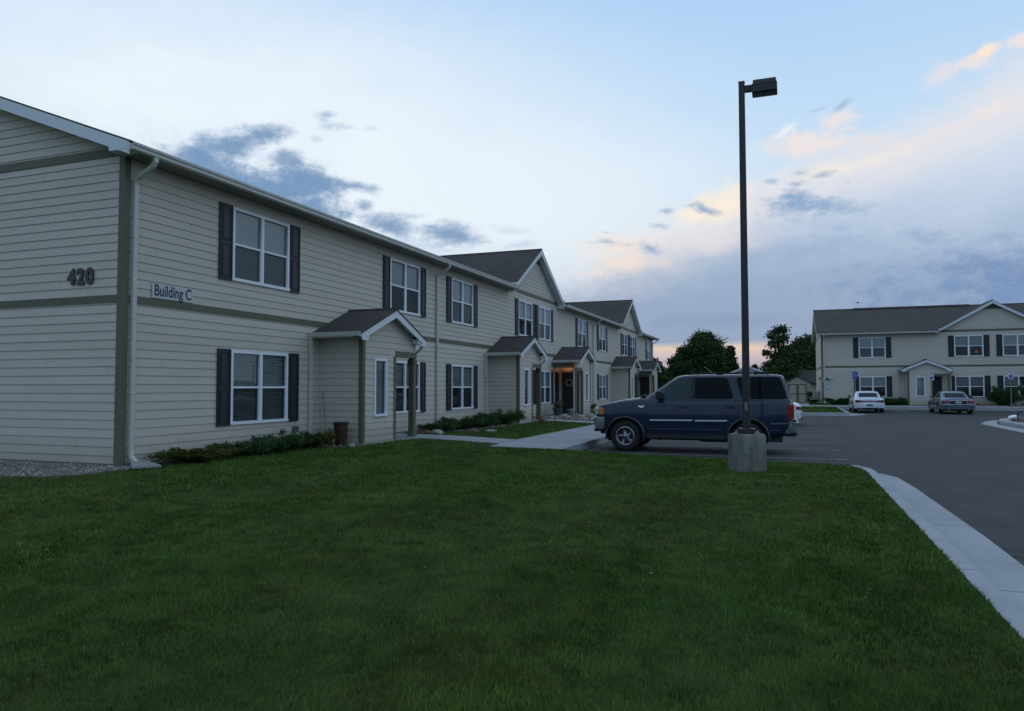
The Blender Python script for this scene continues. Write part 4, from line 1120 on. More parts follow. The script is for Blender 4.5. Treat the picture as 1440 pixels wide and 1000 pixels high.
# ------------------------------------------------------------------ cars
def interp(xs, ys, x):
    return float(np.interp(x, xs, ys))
class Car:
    def __init__(s, name, loc, rz, label, cat, spec, group=None):
        s.o = thing(name, loc, rz, label, cat, group); s.sp = spec
        st = spec['hull']; s.hx = [q[0] for q in st]
        s.H = lambda k, x: interp(s.hx, [q[k] for q in st], x)
    def section(s, x):
        w, zb, zs, zc = (s.H(k, x) for k in (1, 2, 3, 4)); d = zs-zb
        return [(0, zb), (.85*w, zb), (.965*w, zb+.05), (.985*w, zb+.20*d), (1.0*w, zb+.45*d), (.998*w, zb+.62*d), (.988*w, zs-.14*d), (.965*w, zs-.04*d), (.92*w, zs+.0), (.75*w, zs+.45*(zc-zs)), (.4*w, zs+.9*(zc-zs)), (0, zc)]
    def side(s, x, z):
        q = s.section(x)[2:9]; return interp([p[1] for p in q], [p[0] for p in q], z)
    def hull(s, m):
        mb = MB(); xs = np.unique(np.concatenate([np.array(s.hx), np.linspace(s.hx[0], s.hx[-1], 46)]))
        rows = []
        for x in xs:
            q = s.section(x); ring = [(x, y, z) for y, z in q]+[(x, -y, z) for y, z in q[-2:0:-1]]; rows.append(ring)
        n = len(rows[0]); vs = [p for r_ in rows for p in r_]; fs = []
        for i in range(len(rows)-1):
            for k in range(n): fs.append((i*n+k, (i+1)*n+k, (i+1)*n+(k+1) % n, i*n+(k+1) % n))
        fs.append(tuple(range(n))); e = (len(rows)-1)*n; fs.append(tuple(e+k for k in range(n-1, -1, -1)))
        mb.add(vs, fs); me = mb.mesh('body')
        bm = bmesh.new(); bm.from_mesh(me); bmesh.ops.recalc_face_normals(bm, faces=bm.faces); bm.to_mesh(me); bm.free()
        body = link('body', me, m, s.o)
        # wheel openings
        ct = MB()
        for wx in s.sp['wheels']:
            for sg in (-1, 1):
                ra = s.sp['arch']; W = s.sp['w']
                prof = [(0, W-.36), (ra, W-.36), (ra, W+.2), (0, W+.2)]
                c = MB(); c.lathe(prof, 40, 'y', (wx, 0, s.sp['r']+.02))
                ct.add([(p[0], p[1]*sg, p[2]) for p in c.v], c.f)
        cme = ct.mesh('cut'); bm = bmesh.new(); bm.from_mesh(cme); bmesh.ops.remove_doubles(bm, verts=bm.verts, dist=1e-4); bmesh.ops.recalc_face_normals(bm, faces=bm.faces); bm.to_mesh(cme); bm.free()
        cut = bpy.data.objects.new('cut', cme); COL.objects.link(cut); cut.parent = s.o
        md = body.modifiers.new('b', 'BOOLEAN'); md.object = cut; md.operation = 'DIFFERENCE'; md.solver = 'EXACT'
        bpy.context.view_layer.update(); dg = bpy.context.evaluated_depsgraph_get()
        nm = bpy.data.meshes.new_from_object(body.evaluated_get(dg)); body.modifiers.clear(); body.data = nm; nm.name = 'body'
        bpy.data.objects.remove(cut); nm.materials.clear(); nm.materials.append(MT[m])
        nm.shade_smooth(); nm.set_sharp_from_angle(angle=R(38)); s.body = body
        # dark liners and underbody
        u = MB(); W = s.sp['w']
        for wx in s.sp['wheels']:
            for sg in (-1, 1):
                c = MB(); ra = s.sp['arch']-.004
                c.lathe([(.02, W-.35), (ra, W-.35), (ra, W-.035)], 32, 'y', (wx, 0, s.sp['r']+.02), a0=-.35, a1=PI+.35)
                u.add([(p[0], p[1]*sg, p[2]) for p in c.v], c.f)
        g = s.sp['gc']; u.box(s.hx[0]+.25, s.hx[-1]-.25, -W+.22, W-.22, g, s.sp['hull'][3][2]+.02)
        part('underbody', u, 'blackplastic', s.o)
    def cabl(s, z):
        lv = s.sp['cab']; zs = [q[0] for q in lv]
        return tuple(interp(zs, [q[k] for q in lv], z) for k in (1, 2, 3))
    def cy(s, x, z, e=5.0):
        e = s.sp.get('e', e)
        xf, xr, w = s.cabl(z); xc, a = (xf+xr)/2, (xr-xf)/2; t = min(.9999, abs((x-xc)/a))
        return w*(1-t**e)**(1/e)
    def cx(s, y, z, rear=False, e=5.0):
        e = s.sp.get('e', e)
        xf, xr, w = s.cabl(z); xc, a = (xf+xr)/2, (xr-xf)/2; t = min(.9999, abs(y/w))
        return xc+(1 if rear else -1)*a*(1-t**e)**(1/e)
    def cabin(s, m):
        mb = MB(); lv = s.sp['cab']; zs = []
        for i in range(len(lv)-1):
            k = 4 if i < 2 else 2
            for j in range(k): zs.append(lv[i][0]+(lv[i+1][0]-lv[i][0])*j/k)
        zs.append(lv[-1][0]); n = 72; e = s.sp.get('e', 5.0); vs = []
        for z in zs:
            xf, xr, w = s.cabl(z); xc, a = (xf+xr)/2, (xr-xf)/2
            for k in range(n):
                t = 2*PI*k/n; c, q = math.cos(t), math.sin(t)
                vs.append((xc+a*math.copysign(abs(c)**(2/e), c), w*math.copysign(abs(q)**(2/e), q), z))
        fs = [(i*n+k, i*n+(k+1) % n, (i+1)*n+(k+1) % n, (i+1)*n+k) for i in range(len(zs)-1) for k in range(n)]
        fs.append(tuple((len(zs)-1)*n+k for k in range(n))); mb.add(vs, fs)
        part('cabin', mb, m, s.o, 38)
    def glass_side(s, q, m, name='side_window', off=.007, both=True):
        """q = bl, br, tr, tl in (x,z)"""
        bl, br, tr, tl = q; nx, nz = 10, 5
        for sg in ((-1, 1) if both else (-1,)):
            mb = MB(); vs = []
            for j in range(nz+1):
                v = j/nz
                for i in range(nx+1):
                    u = i/nx; x = (bl[0]*(1-u)+br[0]*u)*(1-v)+(tl[0]*(1-u)+tr[0]*u)*v; z = (bl[1]*(1-u)+br[1]*u)*(1-v)+(tl[1]*(1-u)+tr[1]*u)*v
                    # round the corners a little
                    cu, cv = abs(2*u-1), abs(2*v-1)
                    if cu > .99 and cv > .99: x += (.02 if u < .5 else -.02); z += (.02 if v < .5 else -.02)
                    vs.append((x, sg*(s.cy(x, z)+off), z))
            fs = [(j*(nx+1)+i, j*(nx+1)+i+1, (j+1)*(nx+1)+i+1, (j+1)*(nx+1)+i) for j in range(nz) for i in range(nx)]
            if sg > 0: fs = [f[::-1] for f in fs]
            mb.add(vs, fs); part(name, mb, m, s.o, 60)
    def glass_end(s, z0, z1, w0, w1, m, rear, name, off=.006):
        mb = MB(); vs = []; nx, nz = 12, 6
        for j in range(nz+1):
            v = j/nz; z = z0+(z1-z0)*v; w = w0+(w1-w0)*v
            for i in range(nx+1):
                y = -w+2*w*i/nx; vs.append((s.cx(y, z, rear)+(off if rear else -off), y, z+.0))
        fs = [(j*(nx+1)+i, j*(nx+1)+i+1, (j+1)*(nx+1)+i+1, (j+1)*(nx+1)+i) for j in range(nz) for i in range(nx)]
        if not rear: fs = [f[::-1] for f in fs]
        mb.add(vs, fs); return part(name, mb, m, s.o, 60)
    def ribbon(s, pts, w, m, name, off=.005, both=True, cab=False, th=None):
        """strip on the body side along (x,z) points"""
        for sg in ((-1, 1) if both else (-1,)):
            mb = MB(); L = []; n = len(pts)
            for i, (x, z) in enumerate(pts):
                x0, z0 = pts[max(0, i-1)]; x1, z1 = pts[min(n-1, i+1)]; d = math.hypot(x1-x0, z1-z0); nx_, nz_ = -(z1-z0)/d*w/2, (x1-x0)/d*w/2
                for k in (1, -1):
                    xx_, zz_ = x+k*nx_, z+k*nz_; yy_ = (s.cy(xx_, zz_) if (cab and zz_ > s.sp['cab'][0][0]+.02) else s.side(xx_, zz_)); L.append((xx_, sg*(yy_+off), zz_)); L.append((xx_, sg*(yy_-.01), zz_))
            fs = []
            for i in range(n-1):
                b = i*4; fs += [(b, b+4, b+6, b+2), (b+1, b+5, b+4, b), (b+2, b+6, b+7, b+3)]
            mb.add(L, fs); part(name, mb, m, s.o)
    def wheelset(s, spokes=5, big=True, rimr=None, flat=False):
        r = s.sp['r']; W = s.sp['w']; tw = s.sp.get('tw', .25); rr = rimr or r*.60
        t = MB(); prof = [(rr, -tw/2+.01), (rr+.02, -tw/2), (r*.86, -tw/2-.012), (r*.955, -tw/2+.01), (r, -tw/2+.045), (r, tw/2-.045), (r*.955, tw/2-.01), (r*.86, tw/2+.012), (rr+.02, tw/2), (rr, tw/2-.01)]
        t.lathe(prof, 44, 'y')
        for k in range(44):   # tread blocks
            a = 2*PI*k/44
            if k % 2: continue
            for yy in (-tw*.3, tw*.08):
                c, q = math.cos(a), math.sin(a); p = Vector((c*r, yy, q*r)); tg = Vector((-q, 0, c))*.02; rd = Vector((c, 0, q))*.007
                b = [p-tg, p+tg, p+tg+Vector((0, tw*.2, 0)), p-tg+Vector((0, tw*.2, 0))]; t.add([tuple(v) for v in b]+[tuple(v+rd) for v in b], [(4, 5, 6, 7), (0, 4, 7, 3), (1, 2, 6, 5), (0, 1, 5, 4), (2, 3, 7, 6)])
        tm = t.mesh('wheel', 40); tm.materials.append(MT['rubber'])
        q = MB(); y = -tw/2
        q.lathe([(rr+.008, y-.004), (rr-.012, y-.010), (rr-.03, y+.004), (rr-.035, y+.05), (rr-.04, tw/2)], 40, 'y')
        dkb = MB(); dkb.lathe([(0, y+.075), (rr-.036, y+.085)], 32, 'y'); dm = dkb.mesh('spoke_shade_disc'); dm.materials.append(MT['blackplastic'])  # black disc stands in for the dark between the spokes, not a brake part
        for k in range(spokes):
            a = 2*PI*k/spokes+.3; n_ = 5
            vs = []
            for i in range(n_+1):
                f = i/n_; rad = .05+(rr-.04-.05)*f; an = a+f*.35; hw = (.045-.012*f)*(rr/.22)
                c, sn = math.cos(an), math.sin(an); p = Vector((c*rad, 0, sn*rad)); tg = Vector((-sn, 0, c))*hw
                yy = y+.018+.012*math.sin(PI*f)
                vs += [tuple(p-tg+Vector((0, yy+.02, 0))), tuple(p-tg*.55+Vector((0, yy, 0))), tuple(p+tg*.55+Vector((0, yy, 0))), tuple(p+tg+Vector((0, yy+.02, 0)))]
            q.add(vs, [(i*4+j, i*4+j+1, (i+1)*4+j+1, (i+1)*4+j) for i in range(n_) for j in range(3)])
        q.lathe([(0, y-.012), (.035, y-.010), (.052, y+.005), (.058, y+.035)], 20, 'y')
        rm = q.mesh('rim', 40); rm.materials.append(MT['alloy'])
        for wx in s.sp['wheels']:
            for sg in (-1, 1):
                o = link('wheel', tm, None, s.o, (wx, sg*(W-tw/2-.02), r), (0, 0, 0 if sg < 0 else PI)); link('rim', rm, None, o); link('spoke_shade_disc', dm, None, o)

SUV = dict(w=.985, r=.388, arch=.465, gc=.30, wheels=(-1.62, 1.38), tw=.26,
  hull=[(-2.40, .80, .66, 1.03, 1.07), (-2.36, .90, .63, 1.09, 1.13), (-2.29, .945, .60, 1.155, 1.185), (-2.12, .97, .57, 1.21, 1.245), (-1.70, .985, .56, 1.29, 1.335), (-1.25, .985, .50, 1.335, 1.395), (-1.0, .985, .42, 1.335, 1.38), (0, .985, .40, 1.335, 1.37), (1.7, .985, .42, 1.335, 1.36), (2.2, .98, .48, 1.335, 1.36), (2.35, .955, .52, 1.335, 1.35), (2.41, .88, .55, 1.26, 1.30)],
  cab=[(1.30, -1.24, 2.40, .955), (1.55, -.87, 2.32, .905), (1.80, -.50, 2.24, .865), (1.885, -.37, 2.21, .845), (1.92, -.28, 2.17, .80), (1.94, -.16, 2.08, .70), (1.955, .1, 1.8, .45), (1.96, .6, 1.3, .1)], e=9.0)
suv = Car('parked_suv', (8.30, 10.335, PAVE), 0, 'dark blue full-size SUV parked nose to the sidewalk behind the light pole', 'car', SUV)
suv.hull('navy'); suv.cabin('navy'); suv.wheelset(5, rimr=.235)
suv.glass_side([(-.80, 1.345), (.055, 1.345), (.07, 1.865), (-.34, 1.845)], 'carglasslight', 'front_door_window')
suv.glass_side([(.115, 1.345), (1.06, 1.345), (.91, 1.875), (.12, 1.87)], 'carglass', 'rear_door_window')
suv.glass_side([(1.25, 1.345), (2.30, 1.345), (2.13, 1.875), (1.10, 1.875)], 'carglass', 'quarter_window')
suv.glass_side([(.040, 1.335), (.130, 1.335), (.135, 1.885), (.055, 1.885)], 'blackplastic', 'door_pillar', .009)
suv.glass_end(1.40, 1.84, .80, .70, 'carglasslight', False, 'windshield'); suv.glass_end(1.36, 1.83, .80, .72, 'carglass', True, 'rear_window')
# door gaps, mouldings
gap = [(-1.06, 1.32), (-1.06, 1.0), (-1.05, .62), (-.98, .50)]
suv.ribbon(gap, .010, 'blackplastic', 'door_gap', .003)
suv.ribbon([(.10, 1.32), (.10, .9), (.10, .47)], .010, 'blackplastic', 'door_gap', .003)
suv.ribbon([(1.17, 1.32), (1.19, 1.15), (1.14, 1.0), (1.0, .82), (.88, .70), (.80, .50)], .010, 'blackplastic', 'door_gap', .003)
for a, b in ((-.98, .07), (.13, .90)):
    suv.ribbon([(a, .805), ((a+b)/2, .808), (b, .812)], .030, 'carwhite', 'side_moulding', .012)
suv.ribbon([(-.98, .585), (0, .59), (.78, .595)], .012, 'bumpergrey', 'rocker_line', .006)
suv.ribbon([(1.90, .76), (2.28, .765)], .03, 'bumpergrey', 'rear_moulding', .010)
suv.ribbon([(1.90, .60), (2.28, .60)], .012, 'bumpergrey', 'rear_moulding', .008)
for hx_ in (-.16, .97):
    suv.ribbon([(hx_-.10, 1.14), (hx_+.10, 1.14)], .075, 'blackplastic', 'door_handle', .004); suv.ribbon([(hx_-.08, 1.15), (hx_+.06, 1.152)], .028, 'navy', 'door_handle', .020)
suv.ribbon([(-1.28, 1.15), (-1.12, 1.152)], .026, 'chrome', 'badge', .008); suv.ribbon([(-1.23, 1.12), (-1.16, 1.12)], .016, 'chrome', 'badge', .008)
for s_ in (-1, 1):
    for wx in SUV['wheels']:      # flared arches
        m = MB(); rr = .468; c = MB(); c.lathe([(rr, .93), (rr, .994), (rr+.02, .994), (rr+.045, .975)], 30, 'y', (wx, 0, .395), a0=-.15 if wx > 0 else -.25, a1=PI+.2)
        m.add([(p[0], p[1]*s_, p[2]) for p in c.v], c.f)
        part('wheel_arch', m, 'navy', suv.o, 40)
    m = MB(); m.rbox(-1.05, .86, min(s_*.80, s_*1.02), max(s_*.80, s_*1.02), .345, .40, .012); part('running_board', m, 'blackplastic', suv.o)
    m = MB(); m.rbox(-1.1, .9, min(s_*.70, s_*.955), max(s_*.70, s_*.955), .38, .47, .012); part('sill', m, 'blackplastic', suv.o)
    # mirror
    m = MB(); y0, y1 = sorted((s_*.93, s_*1.20)); m.rbox(-.80, -.66, s_*1.0 if s_ > 0 else -1.22, 1.22 if s_ > 0 else -1.0, 1.34, 1.53, .03)
    m.box(-.76, -.70, min(s_*.92, s_*1.01), max(s_*.92, s_*1.01), 1.36, 1.42)
    mi = part('mirror', m, 'blackplastic', suv.o, 40)
    m = MB(); m.rbox(-.815, -.799, min(s_*1.02, s_*1.20), max(s_*1.02, s_*1.20), 1.40, 1.51, .006); part('mirror_cap', m, 'chrome', mi)
    # head lamp wraps the corner
    m = MB(); y0, y1 = sorted((s_*.62, s_*.925)); m.rbox(-2.425, -2.25, y0, y1, .93, 1.10, .02); hl = part('headlight', m, 'clearlens', suv.o, 40)
    m = MB(); y0, y1 = sorted((s_*.80, s_*.962)); m.rbox(-2.30, -2.16, y0, y1, .925, 1.105, .02); part('turn_signal', m, 'amber', suv.o, 40)
    m = MB(); y0, y1 = sorted((s_*.80, s_*.978)); 
    for (za, zb) in ((.87, .99), (.985, 1.11), (1.105, 1.225)): m.rbox(2.285, 2.435, y0, y1, za, zb, .018)
    part('taillight', m, 'redlens', suv.o, 40)
    m = MB(); m.tube([(-.05, s_*.60, 1.935), (-.0, s_*.60, 1.985), (1.85, s_*.60, 1.985), (1.9, s_*.60, 1.93)], .014, 8); part('roof_rail', m, 'blackplastic', suv.o)
m = MB()
for xx_ in (.15, .62, 1.55, 1.83):
    m.tube([(xx_, -.62, 1.985), (xx_, .62, 1.985)], .016, 8)
m.rbox(.62, .78, -.5, .5, 1.97, 2.0, .008); m.rbox(1.5, 1.85, -.3, .3, 1.96, 2.02, .02)
part('roof_rack', m, 'blackplastic', suv.o)
st_ = thing('wooden_stick', (8.70, 10.0, 1.655), 0, 'thin wooden stick poking up from the SUV roof rack', 'stick')
m = MB(); m.tube([(.14, 0, -.02), (-.10, 0, .17)], [.012, .010], 6); part('shaft', m, 'wood', st_)
m = MB(); m.tube([(-.26, .0, -.0), (-.2, .0, .07), (-.1, .0, .1)], .006, 5); part('cord_loop', m, 'blackplastic', st_)
# bumpers, grille, plate
def bumper(car, xf, xt, w, z0, z1, m, name, lip=True):
    mb = MB(); s = 1 if xf > 0 else -1; n = 16; vs = []
    for z, ins in ((z0, .05), (z0+.04, .01), (z1-.05, 0), (z1, .03)):
        for i in range(n+1):
            t = -1+2*i/n; y = w*t*(1-ins*.3); bx = abs(xf)-(abs(t)**4)*.16-ins
            vs.append((s*bx, y, z))
    fs = [(j*(n+1)+i, j*(n+1)+i+1, (j+1)*(n+1)+i+1, (j+1)*(n+1)+i) for j in range(3) for i in range(n)]
    # ends wrap backwards
    k = len(vs)
    for j in range(4):
        for i in (0, n):
            q = vs[j*(n+1)+i]; vs.append((s*xt, q[1], q[2]))
    for j in range(3):
        fs.append((j*(n+1), (j+1)*(n+1), k+(j+1)*2, k+j*2)); fs.append((j*(n+1)+n, k+j*2+1, k+(j+1)*2+1, (j+1)*(n+1)+n))
    top = [3*(n+1)+i for i in range(n+1)]+[k+7, k+6]; fs.append(tuple(top)); bot = [i for i in range(n+1)]+[k+1, k]; fs.append(tuple(bot[::-1]))
    mb.add(vs, fs); me = mb.mesh(name); bm = bmesh.new(); bm.from_mesh(me); bmesh.ops.recalc_face_normals(bm, faces=bm.faces); bm.to_mesh(me); bm.free()
    me.shade_smooth(); me.set_sharp_from_angle(angle=R(35)); return link(name, me, m, car.o)
bf = bumper(suv, -2.51, 2.13*1, .965, .55, .84, 'bumpergrey', 'front_bumper') if False else None
def bumper2(car, sgn, xe, depth, w, z0, z1, m, name):
    mb = MB(); n = 18
    def prof(inset):
        pts = []
        for i in range(n+1):
            t = -1+2*i/n; pts.append((sgn*(xe-inset-(abs(t)**5)*.13), w*t*(1-inset*.25)))
        return pts
    rings = [(z0, .06), (z0+.05, .012), (z1-.04, 0), (z1, .035)]; vs = []
    for z, ins in rings:
        P = prof(ins); vs += [(x, y, z) for x, y in P]+[(sgn*(xe-depth), P[-1][1], z), (sgn*(xe-depth), P[0][1], z)]
    k = n+3; fs = [(j*k+i, j*k+(i+1) % k, (j+1)*k+(i+1) % k, (j+1)*k+i) for j in range(3) for i in range(k)]
    fs += [tuple(range(k-1, -1, -1)), tuple(3*k+i for i in range(k))]
    mb.add(vs, fs); me = mb.mesh(name); bm = bmesh.new(); bm.from_mesh(me); bmesh.ops.recalc_face_normals(bm, faces=bm.faces); bm.to_mesh(me); bm.free()
    me.shade_smooth(); me.set_sharp_from_angle(angle=R(35)); return link(name, me, m, car.o)
fb = bumper2(suv, -1, 2.52, .36, .975, .56, .845, 'bumpergrey', 'front_bumper')
m = MB(); m.rbox(-2.49, -2.14, -.965, .965, .845, .862, .004); part('bumper_strip', m, 'chrome', fb)
m = MB(); m.rbox(-2.45, -2.2, -.9, .9, .49, .57, .02); m.rbox(-2.38, -2.2, -.92, .92, .865, .925, .01); m.rbox(-2.30, -2.20, -.80, -.66, .43, .50, .01); part('air_dam', m, 'blackplastic', suv.o)
rb_ = bumper2(suv, 1, 2.52, .30, .95, .52, .80, 'bumpergrey', 'rear_bumper')
m = MB(); m.rbox(2.26, 2.53, -.955, .955, .775, .80, .006); m.rbox(2.2, 2.50, -.93, .93, .845, .865, .006); part('bumper_strip', m, 'chrome', rb_)
m = MB(); m.rbox(2.1, 2.47, -.30, .30, .42, .53, .01); m.tube([(2.45, -.05, .46), (2.52, -.05, .46)], .022, 8); part('tow_hitch', m, 'blackplastic', suv.o)
m = MB(); m.rbox(-2.44, -2.38, -.60, .60, .90, 1.09, .01)
gr = part('grille', m, 'blackplastic', suv.o); m = MB()
for k in range(4): m.rbox(-2.452, -2.43, -.58, .58, .915+k*.045, .93+k*.045, .003)
m.rbox(-2.455, -2.43, -.62, .62, 1.085, 1.11, .006); part('grille_bar', m, 'chrome', gr)
m = MB(); m.tube([(-1.17, -.7, 1.43), (-1.22, -.1, 1.45)], .008, 5); m.tube([(-1.20, .1, 1.43), (-1.22, .7, 1.45)], .008, 5); m.box(-1.28, -1.12, -.75, .75, 1.385, 1.405); part('wiper', m, 'blackplastic', suv.o)
m = MB(); m.tube([(1.0, -.35, .36), (1.95, -.45, .36)], .035, 8); m.rbox(.2, .9, -.6, -.2, .26, .36, .03); m.tube([(-1.62, -.8, .37), (-1.62, .8, .37)], .05, 8); m.tube([(1.38, -.8, .37), (1.38, .8, .37)], .05, 8); m.rbox(-.8, -.76, -.62, -.4, .27, .36, .006); part('exhaust', m, 'blackplastic', suv.o)
# seats and steering wheel seen faintly are hidden by the tint

SED = dict(w=.905, r=.325, arch=.385, gc=.20, wheels=(-1.45, 1.42), tw=.22,
  hull=[(-2.42, .62, .34, .58, .62), (-2.36, .78, .28, .66, .70), (-2.15, .87, .24, .74, .79), (-1.6, .90, .20, .82, .89), (-1.0, .905, .19, .88, .96), (-.4, .905, .19, .90, .96), (1.2, .905, .20, .94, .98), (1.7, .895, .22, .94, 1.00), (2.1, .87, .26, .92, .985), (2.32, .82, .29, .87, .95), (2.41, .74, .32, .80, .90), (2.44, .68, .36, .72, .82)],
  cab=[(.90, -1.05, 1.90, .80), (1.08, -.66, 1.52, .735), (1.26, -.28, 1.14, .665), (1.31, -.10, .98, .62), (1.345, .06, .84, .53), (1.365, .2, .7, .36), (1.37, .35, .55, .1)])
def sedan(name, loc, rz, label, paint, two_door=False, group=None, lamps='redlens'):
    c = Car(name, loc, rz, label, 'car', SED, group); c.hull(paint); c.cabin(paint); c.wheelset(7, rimr=.205)
    c.glass_end(.985, 1.29, .64, .56, 'carglass', True, 'rear_window'); c.glass_end(.97, 1.28, .68, .58, 'carglass', False, 'windshield')
    if two_door: c.glass_side([(-.62, .985), (.95, 1.0), (.66, 1.27), (-.16, 1.27)], 'carglass')
    else:
        c.glass_side([(-.62, .985), (.24, .99), (.24, 1.28), (-.16, 1.27)], 'carglass'); c.glass_side([(.29, .99), (1.20, 1.0), (.86, 1.26), (.29, 1.28)], 'carglass')
    bp = bumper2(c, 1, 2.49, .42, .86, .25, .58, paint, 'rear_bumper')
    bumper2(c, -1, 2.47, .42, .86, .24, .56, paint, 'front_bumper')
    m = MB(); m.rbox(2.40, 2.496, -.70, .70, .25, .33, .02); part('lower_valance', m, 'blackplastic', c.o)
    for s_ in (-1, 1):
        m = MB()
        if two_door:
            m.prism([(2.405, s_*.80, .66), (2.455, s_*.66, .66), (2.455, s_*.30, .70), (2.455, s_*.30, .76), (2.40, s_*.78, .82), (2.30, s_*.82, .80)][::s_], (.012, 0, .0))
            m.rbox(2.36, 2.462, min(s_*.50, s_*.80), max(s_*.50, s_*.80), .67, .80, .02)
        else:
            m.rbox(2.34, 2.455, min(s_*.46, s_*.80), max(s_*.46, s_*.80), .66, .81, .035); m.rbox(2.22, 2.40, min(s_*.78, s_*.855), max(s_*.78, s_*.855), .68, .81, .025)
        part('taillight', m, lamps, c.o, 40)
        m = MB(); m.rbox(-.66, -.52, min(s_*.86, s_*1.02), max(s_*.86, s_*1.02), .93, 1.05, .02); part('mirror', m, paint if not two_door else 'blackplastic', c.o, 40)
        m = MB(); m.rbox(-2.40, -2.22, min(s_*.50, s_*.82), max(s_*.50, s_*.82), .58, .70, .02); part('headlight', m, 'clearlens', c.o, 40)
        m = MB(); m.tube([(2.30, s_*.5, .27), (2.50, s_*.5, .27)], .03, 10); part('exhaust_tip', m, 'chrome', c.o)
    c.ribbon([(-.80, .86), (-.84, .5), (-.80, .30)], .010, 'blackplastic', 'door_gap', .003); c.ribbon([(.28, .87), (.28, .32)], .010, 'blackplastic', 'door_gap', .003)
    c.ribbon([(-.8, .45), (.9, .46)], .03, paint if two_door else 'chrome', 'side_moulding', .010)
    if two_door:
        m = MB(); m.rbox(2.40, 2.464, -.5, .5, .70, .77, .008); part('centre_reflector', m, 'darkred', c.o)
        m = MB(); m.rbox(2.478, 2.50, -.16, .16, .42, .55, .006); part('licence_plate', m, 'bumpergrey', c.o)
    else:
        m = MB(); m.rbox(2.40, 2.462, -.42, .42, .62, .80, .02); part('plate_recess', m, 'blackplastic', c.o)
        m = MB(); m.rbox(2.458, 2.474, -.155, .155, .64, .76, .006); part('licence_plate', m, 'signwhite', c.o)
        m = MB(); m.rbox(2.42, 2.476, -.46, .46, .80, .825, .006); m.rbox(2.44, 2.500, -.84, .84, .555, .58, .006); part('chrome_strip', m, 'chrome', c.o)
    return c
sedan('parked_coupe', (15.38, 44.15, PAVE), -PI/2, 'white two-door car parked left of the porch, facing the office building', 'carwhite', True, lamps='darkred')
sedan('parked_sedan', (19.98, 42.95, PAVE), -PI/2, 'silver-blue sedan parked in front of the office building porch', 'carsilver')
sedan('parked_sedan', (8.68, 24.9, PAVE), 0, 'white car mostly hidden behind the SUV, only its tail showing', 'carwhite')

# ------------------------------------------------------------------ signs on posts
def signpost(x, y, label, kind, top):
    s = thing('sign_post', (x, y, -.15), 0, label, 'sign', 'parking signs in front of the office building')
    m = MB(); m.box(-.025, .025, -.012, .012, 0, top+.13); m.box(-.025, -.018, -.03, -.012, 0, top+.13); m.box(.018, .025, -.03, -.012, 0, top+.13); part('post', m, 'steel', s)
    if kind == 'blue':
        m = MB(); m.rbox(-.17, .17, -.045, -.034, top-.38, top+.13, .004); p = part('sign_panel', m, 'signblue', s)
        cx, cz = 0, top-.10
    else:
        m = MB(); m.rbox(-.16, .16, -.045, -.034, top-.34, top+.10, .004); p = part('sign_panel', m, 'signwhite', s)
        m = MB(); m.box(-.09, .09, -.0485, -.0455, top-.28, top-.08); part('symbol_field', m, 'signblue', s)
        cx, cz = 0, top-.18
    m = MB(); k = 1.0 if kind == 'blue' else .55; yy = -.052
    q = lambda a, b: (cx+a*k, yy, cz+b*k)
    m.tube([q(-.02, .09), q(-.01, 0), q(.05, -.01), q(.075, -.10), q(.10, -.10)], .013*k, 6); m.tube([q(-.015, .05), q(.045, .045)], .011*k, 6)
    m.tube([q(-.035+.085*math.cos(t), -.06+.085*math.sin(t)) for t in [2.0+i*.36 for i in range(12)]], .011*k, 6)
    m.lathe([(0, -.006), (.024*k, -.006), (.024*k, .006), (0, .006)], 12, 'y', q(-.025, .125)); part('wheelchair_symbol', m, 'signwhite', s)
    return s
signpost(15.16, 49.2, 'blue wheelchair parking sign standing by the white coupe', 'blue', 2.42)
signpost(20.0, 49.2, 'small white and blue parking sign in front of the office porch', 'white', 2.23)
signpost(24.72, 49.2, 'white and blue parking sign in front of the dark bush', 'white', 2.30)

# ------------------------------------------------------------------ small things by the first porch
can = thing('waste_bin', (.86, 5.32, hg(.86, 5.32)+.015), 0, 'brown tapered plastic bin against the first porch side wall', 'bin')
m = MB(); m.lathe([(0, 0), (.125, 0), (.13, .02), (.168, .50), (.182, .505), (.184, .535), (.172, .54), (.165, .50), (.128, .03), (0, .03)], 28); part('shell', m, 'can', can, 40)
br = thing('broom', (.22, 5.45, hg(.2, 5.4)+.02), 0, 'long-handled broom leaning in the corner beside the first porch', 'broom')
m = MB(); m.tube([(.22, -.12, .28), (-.06, .16, 1.24)], .012, 8); part('handle', m, 'wood', br)
m = MB(); m.prism([(.14, -.16, .0), (.34, -.16, .0), (.27, -.12, .30), (.19, -.12, .30)], (0, .05, 0))
part('bristles', m, 'can', br)
sp = thing('hand_shovel', (.62, 5.18, hg(.6, 5.2)+.02), 0, 'short dark shovel head and grip beside the brown bin', 'shovel')
m = MB(); m.tube([(0, .0, .02), (-.06, .1, .36)], .010, 6); m.tube([(-.10, .11, .36), (-.02, .11, .36)], .012, 6); part('grip', m, 'blackplastic', sp)
m = MB(); m.prism([(-.07, 0, 0), (.10, 0, 0), (.12, 0, .05), (.02, 0, .12), (-.08, 0, .06)], (0, -.02, 0)); part('blade', m, 'can', sp)
hb = thing('faucet_box', (.02, 4.72, .30), 0, 'small grey utility box low on the wall left of the first porch', 'utility box')
m = MB(); m.rbox(0, .07, -.08, .08, 0, .13, .008); part('housing', m, 'bumpergrey', hb)
m = MB(); m.tube([(.035, 0, 0), (.035, 0, -.25)], .012, 6); part('pipe', m, 'bumpergrey', hb)
spl = thing('splash_block', (.36, .12, hg(.4, .1)+.03), R(-32), 'grey concrete splash block under the corner downspout', 'splash block')
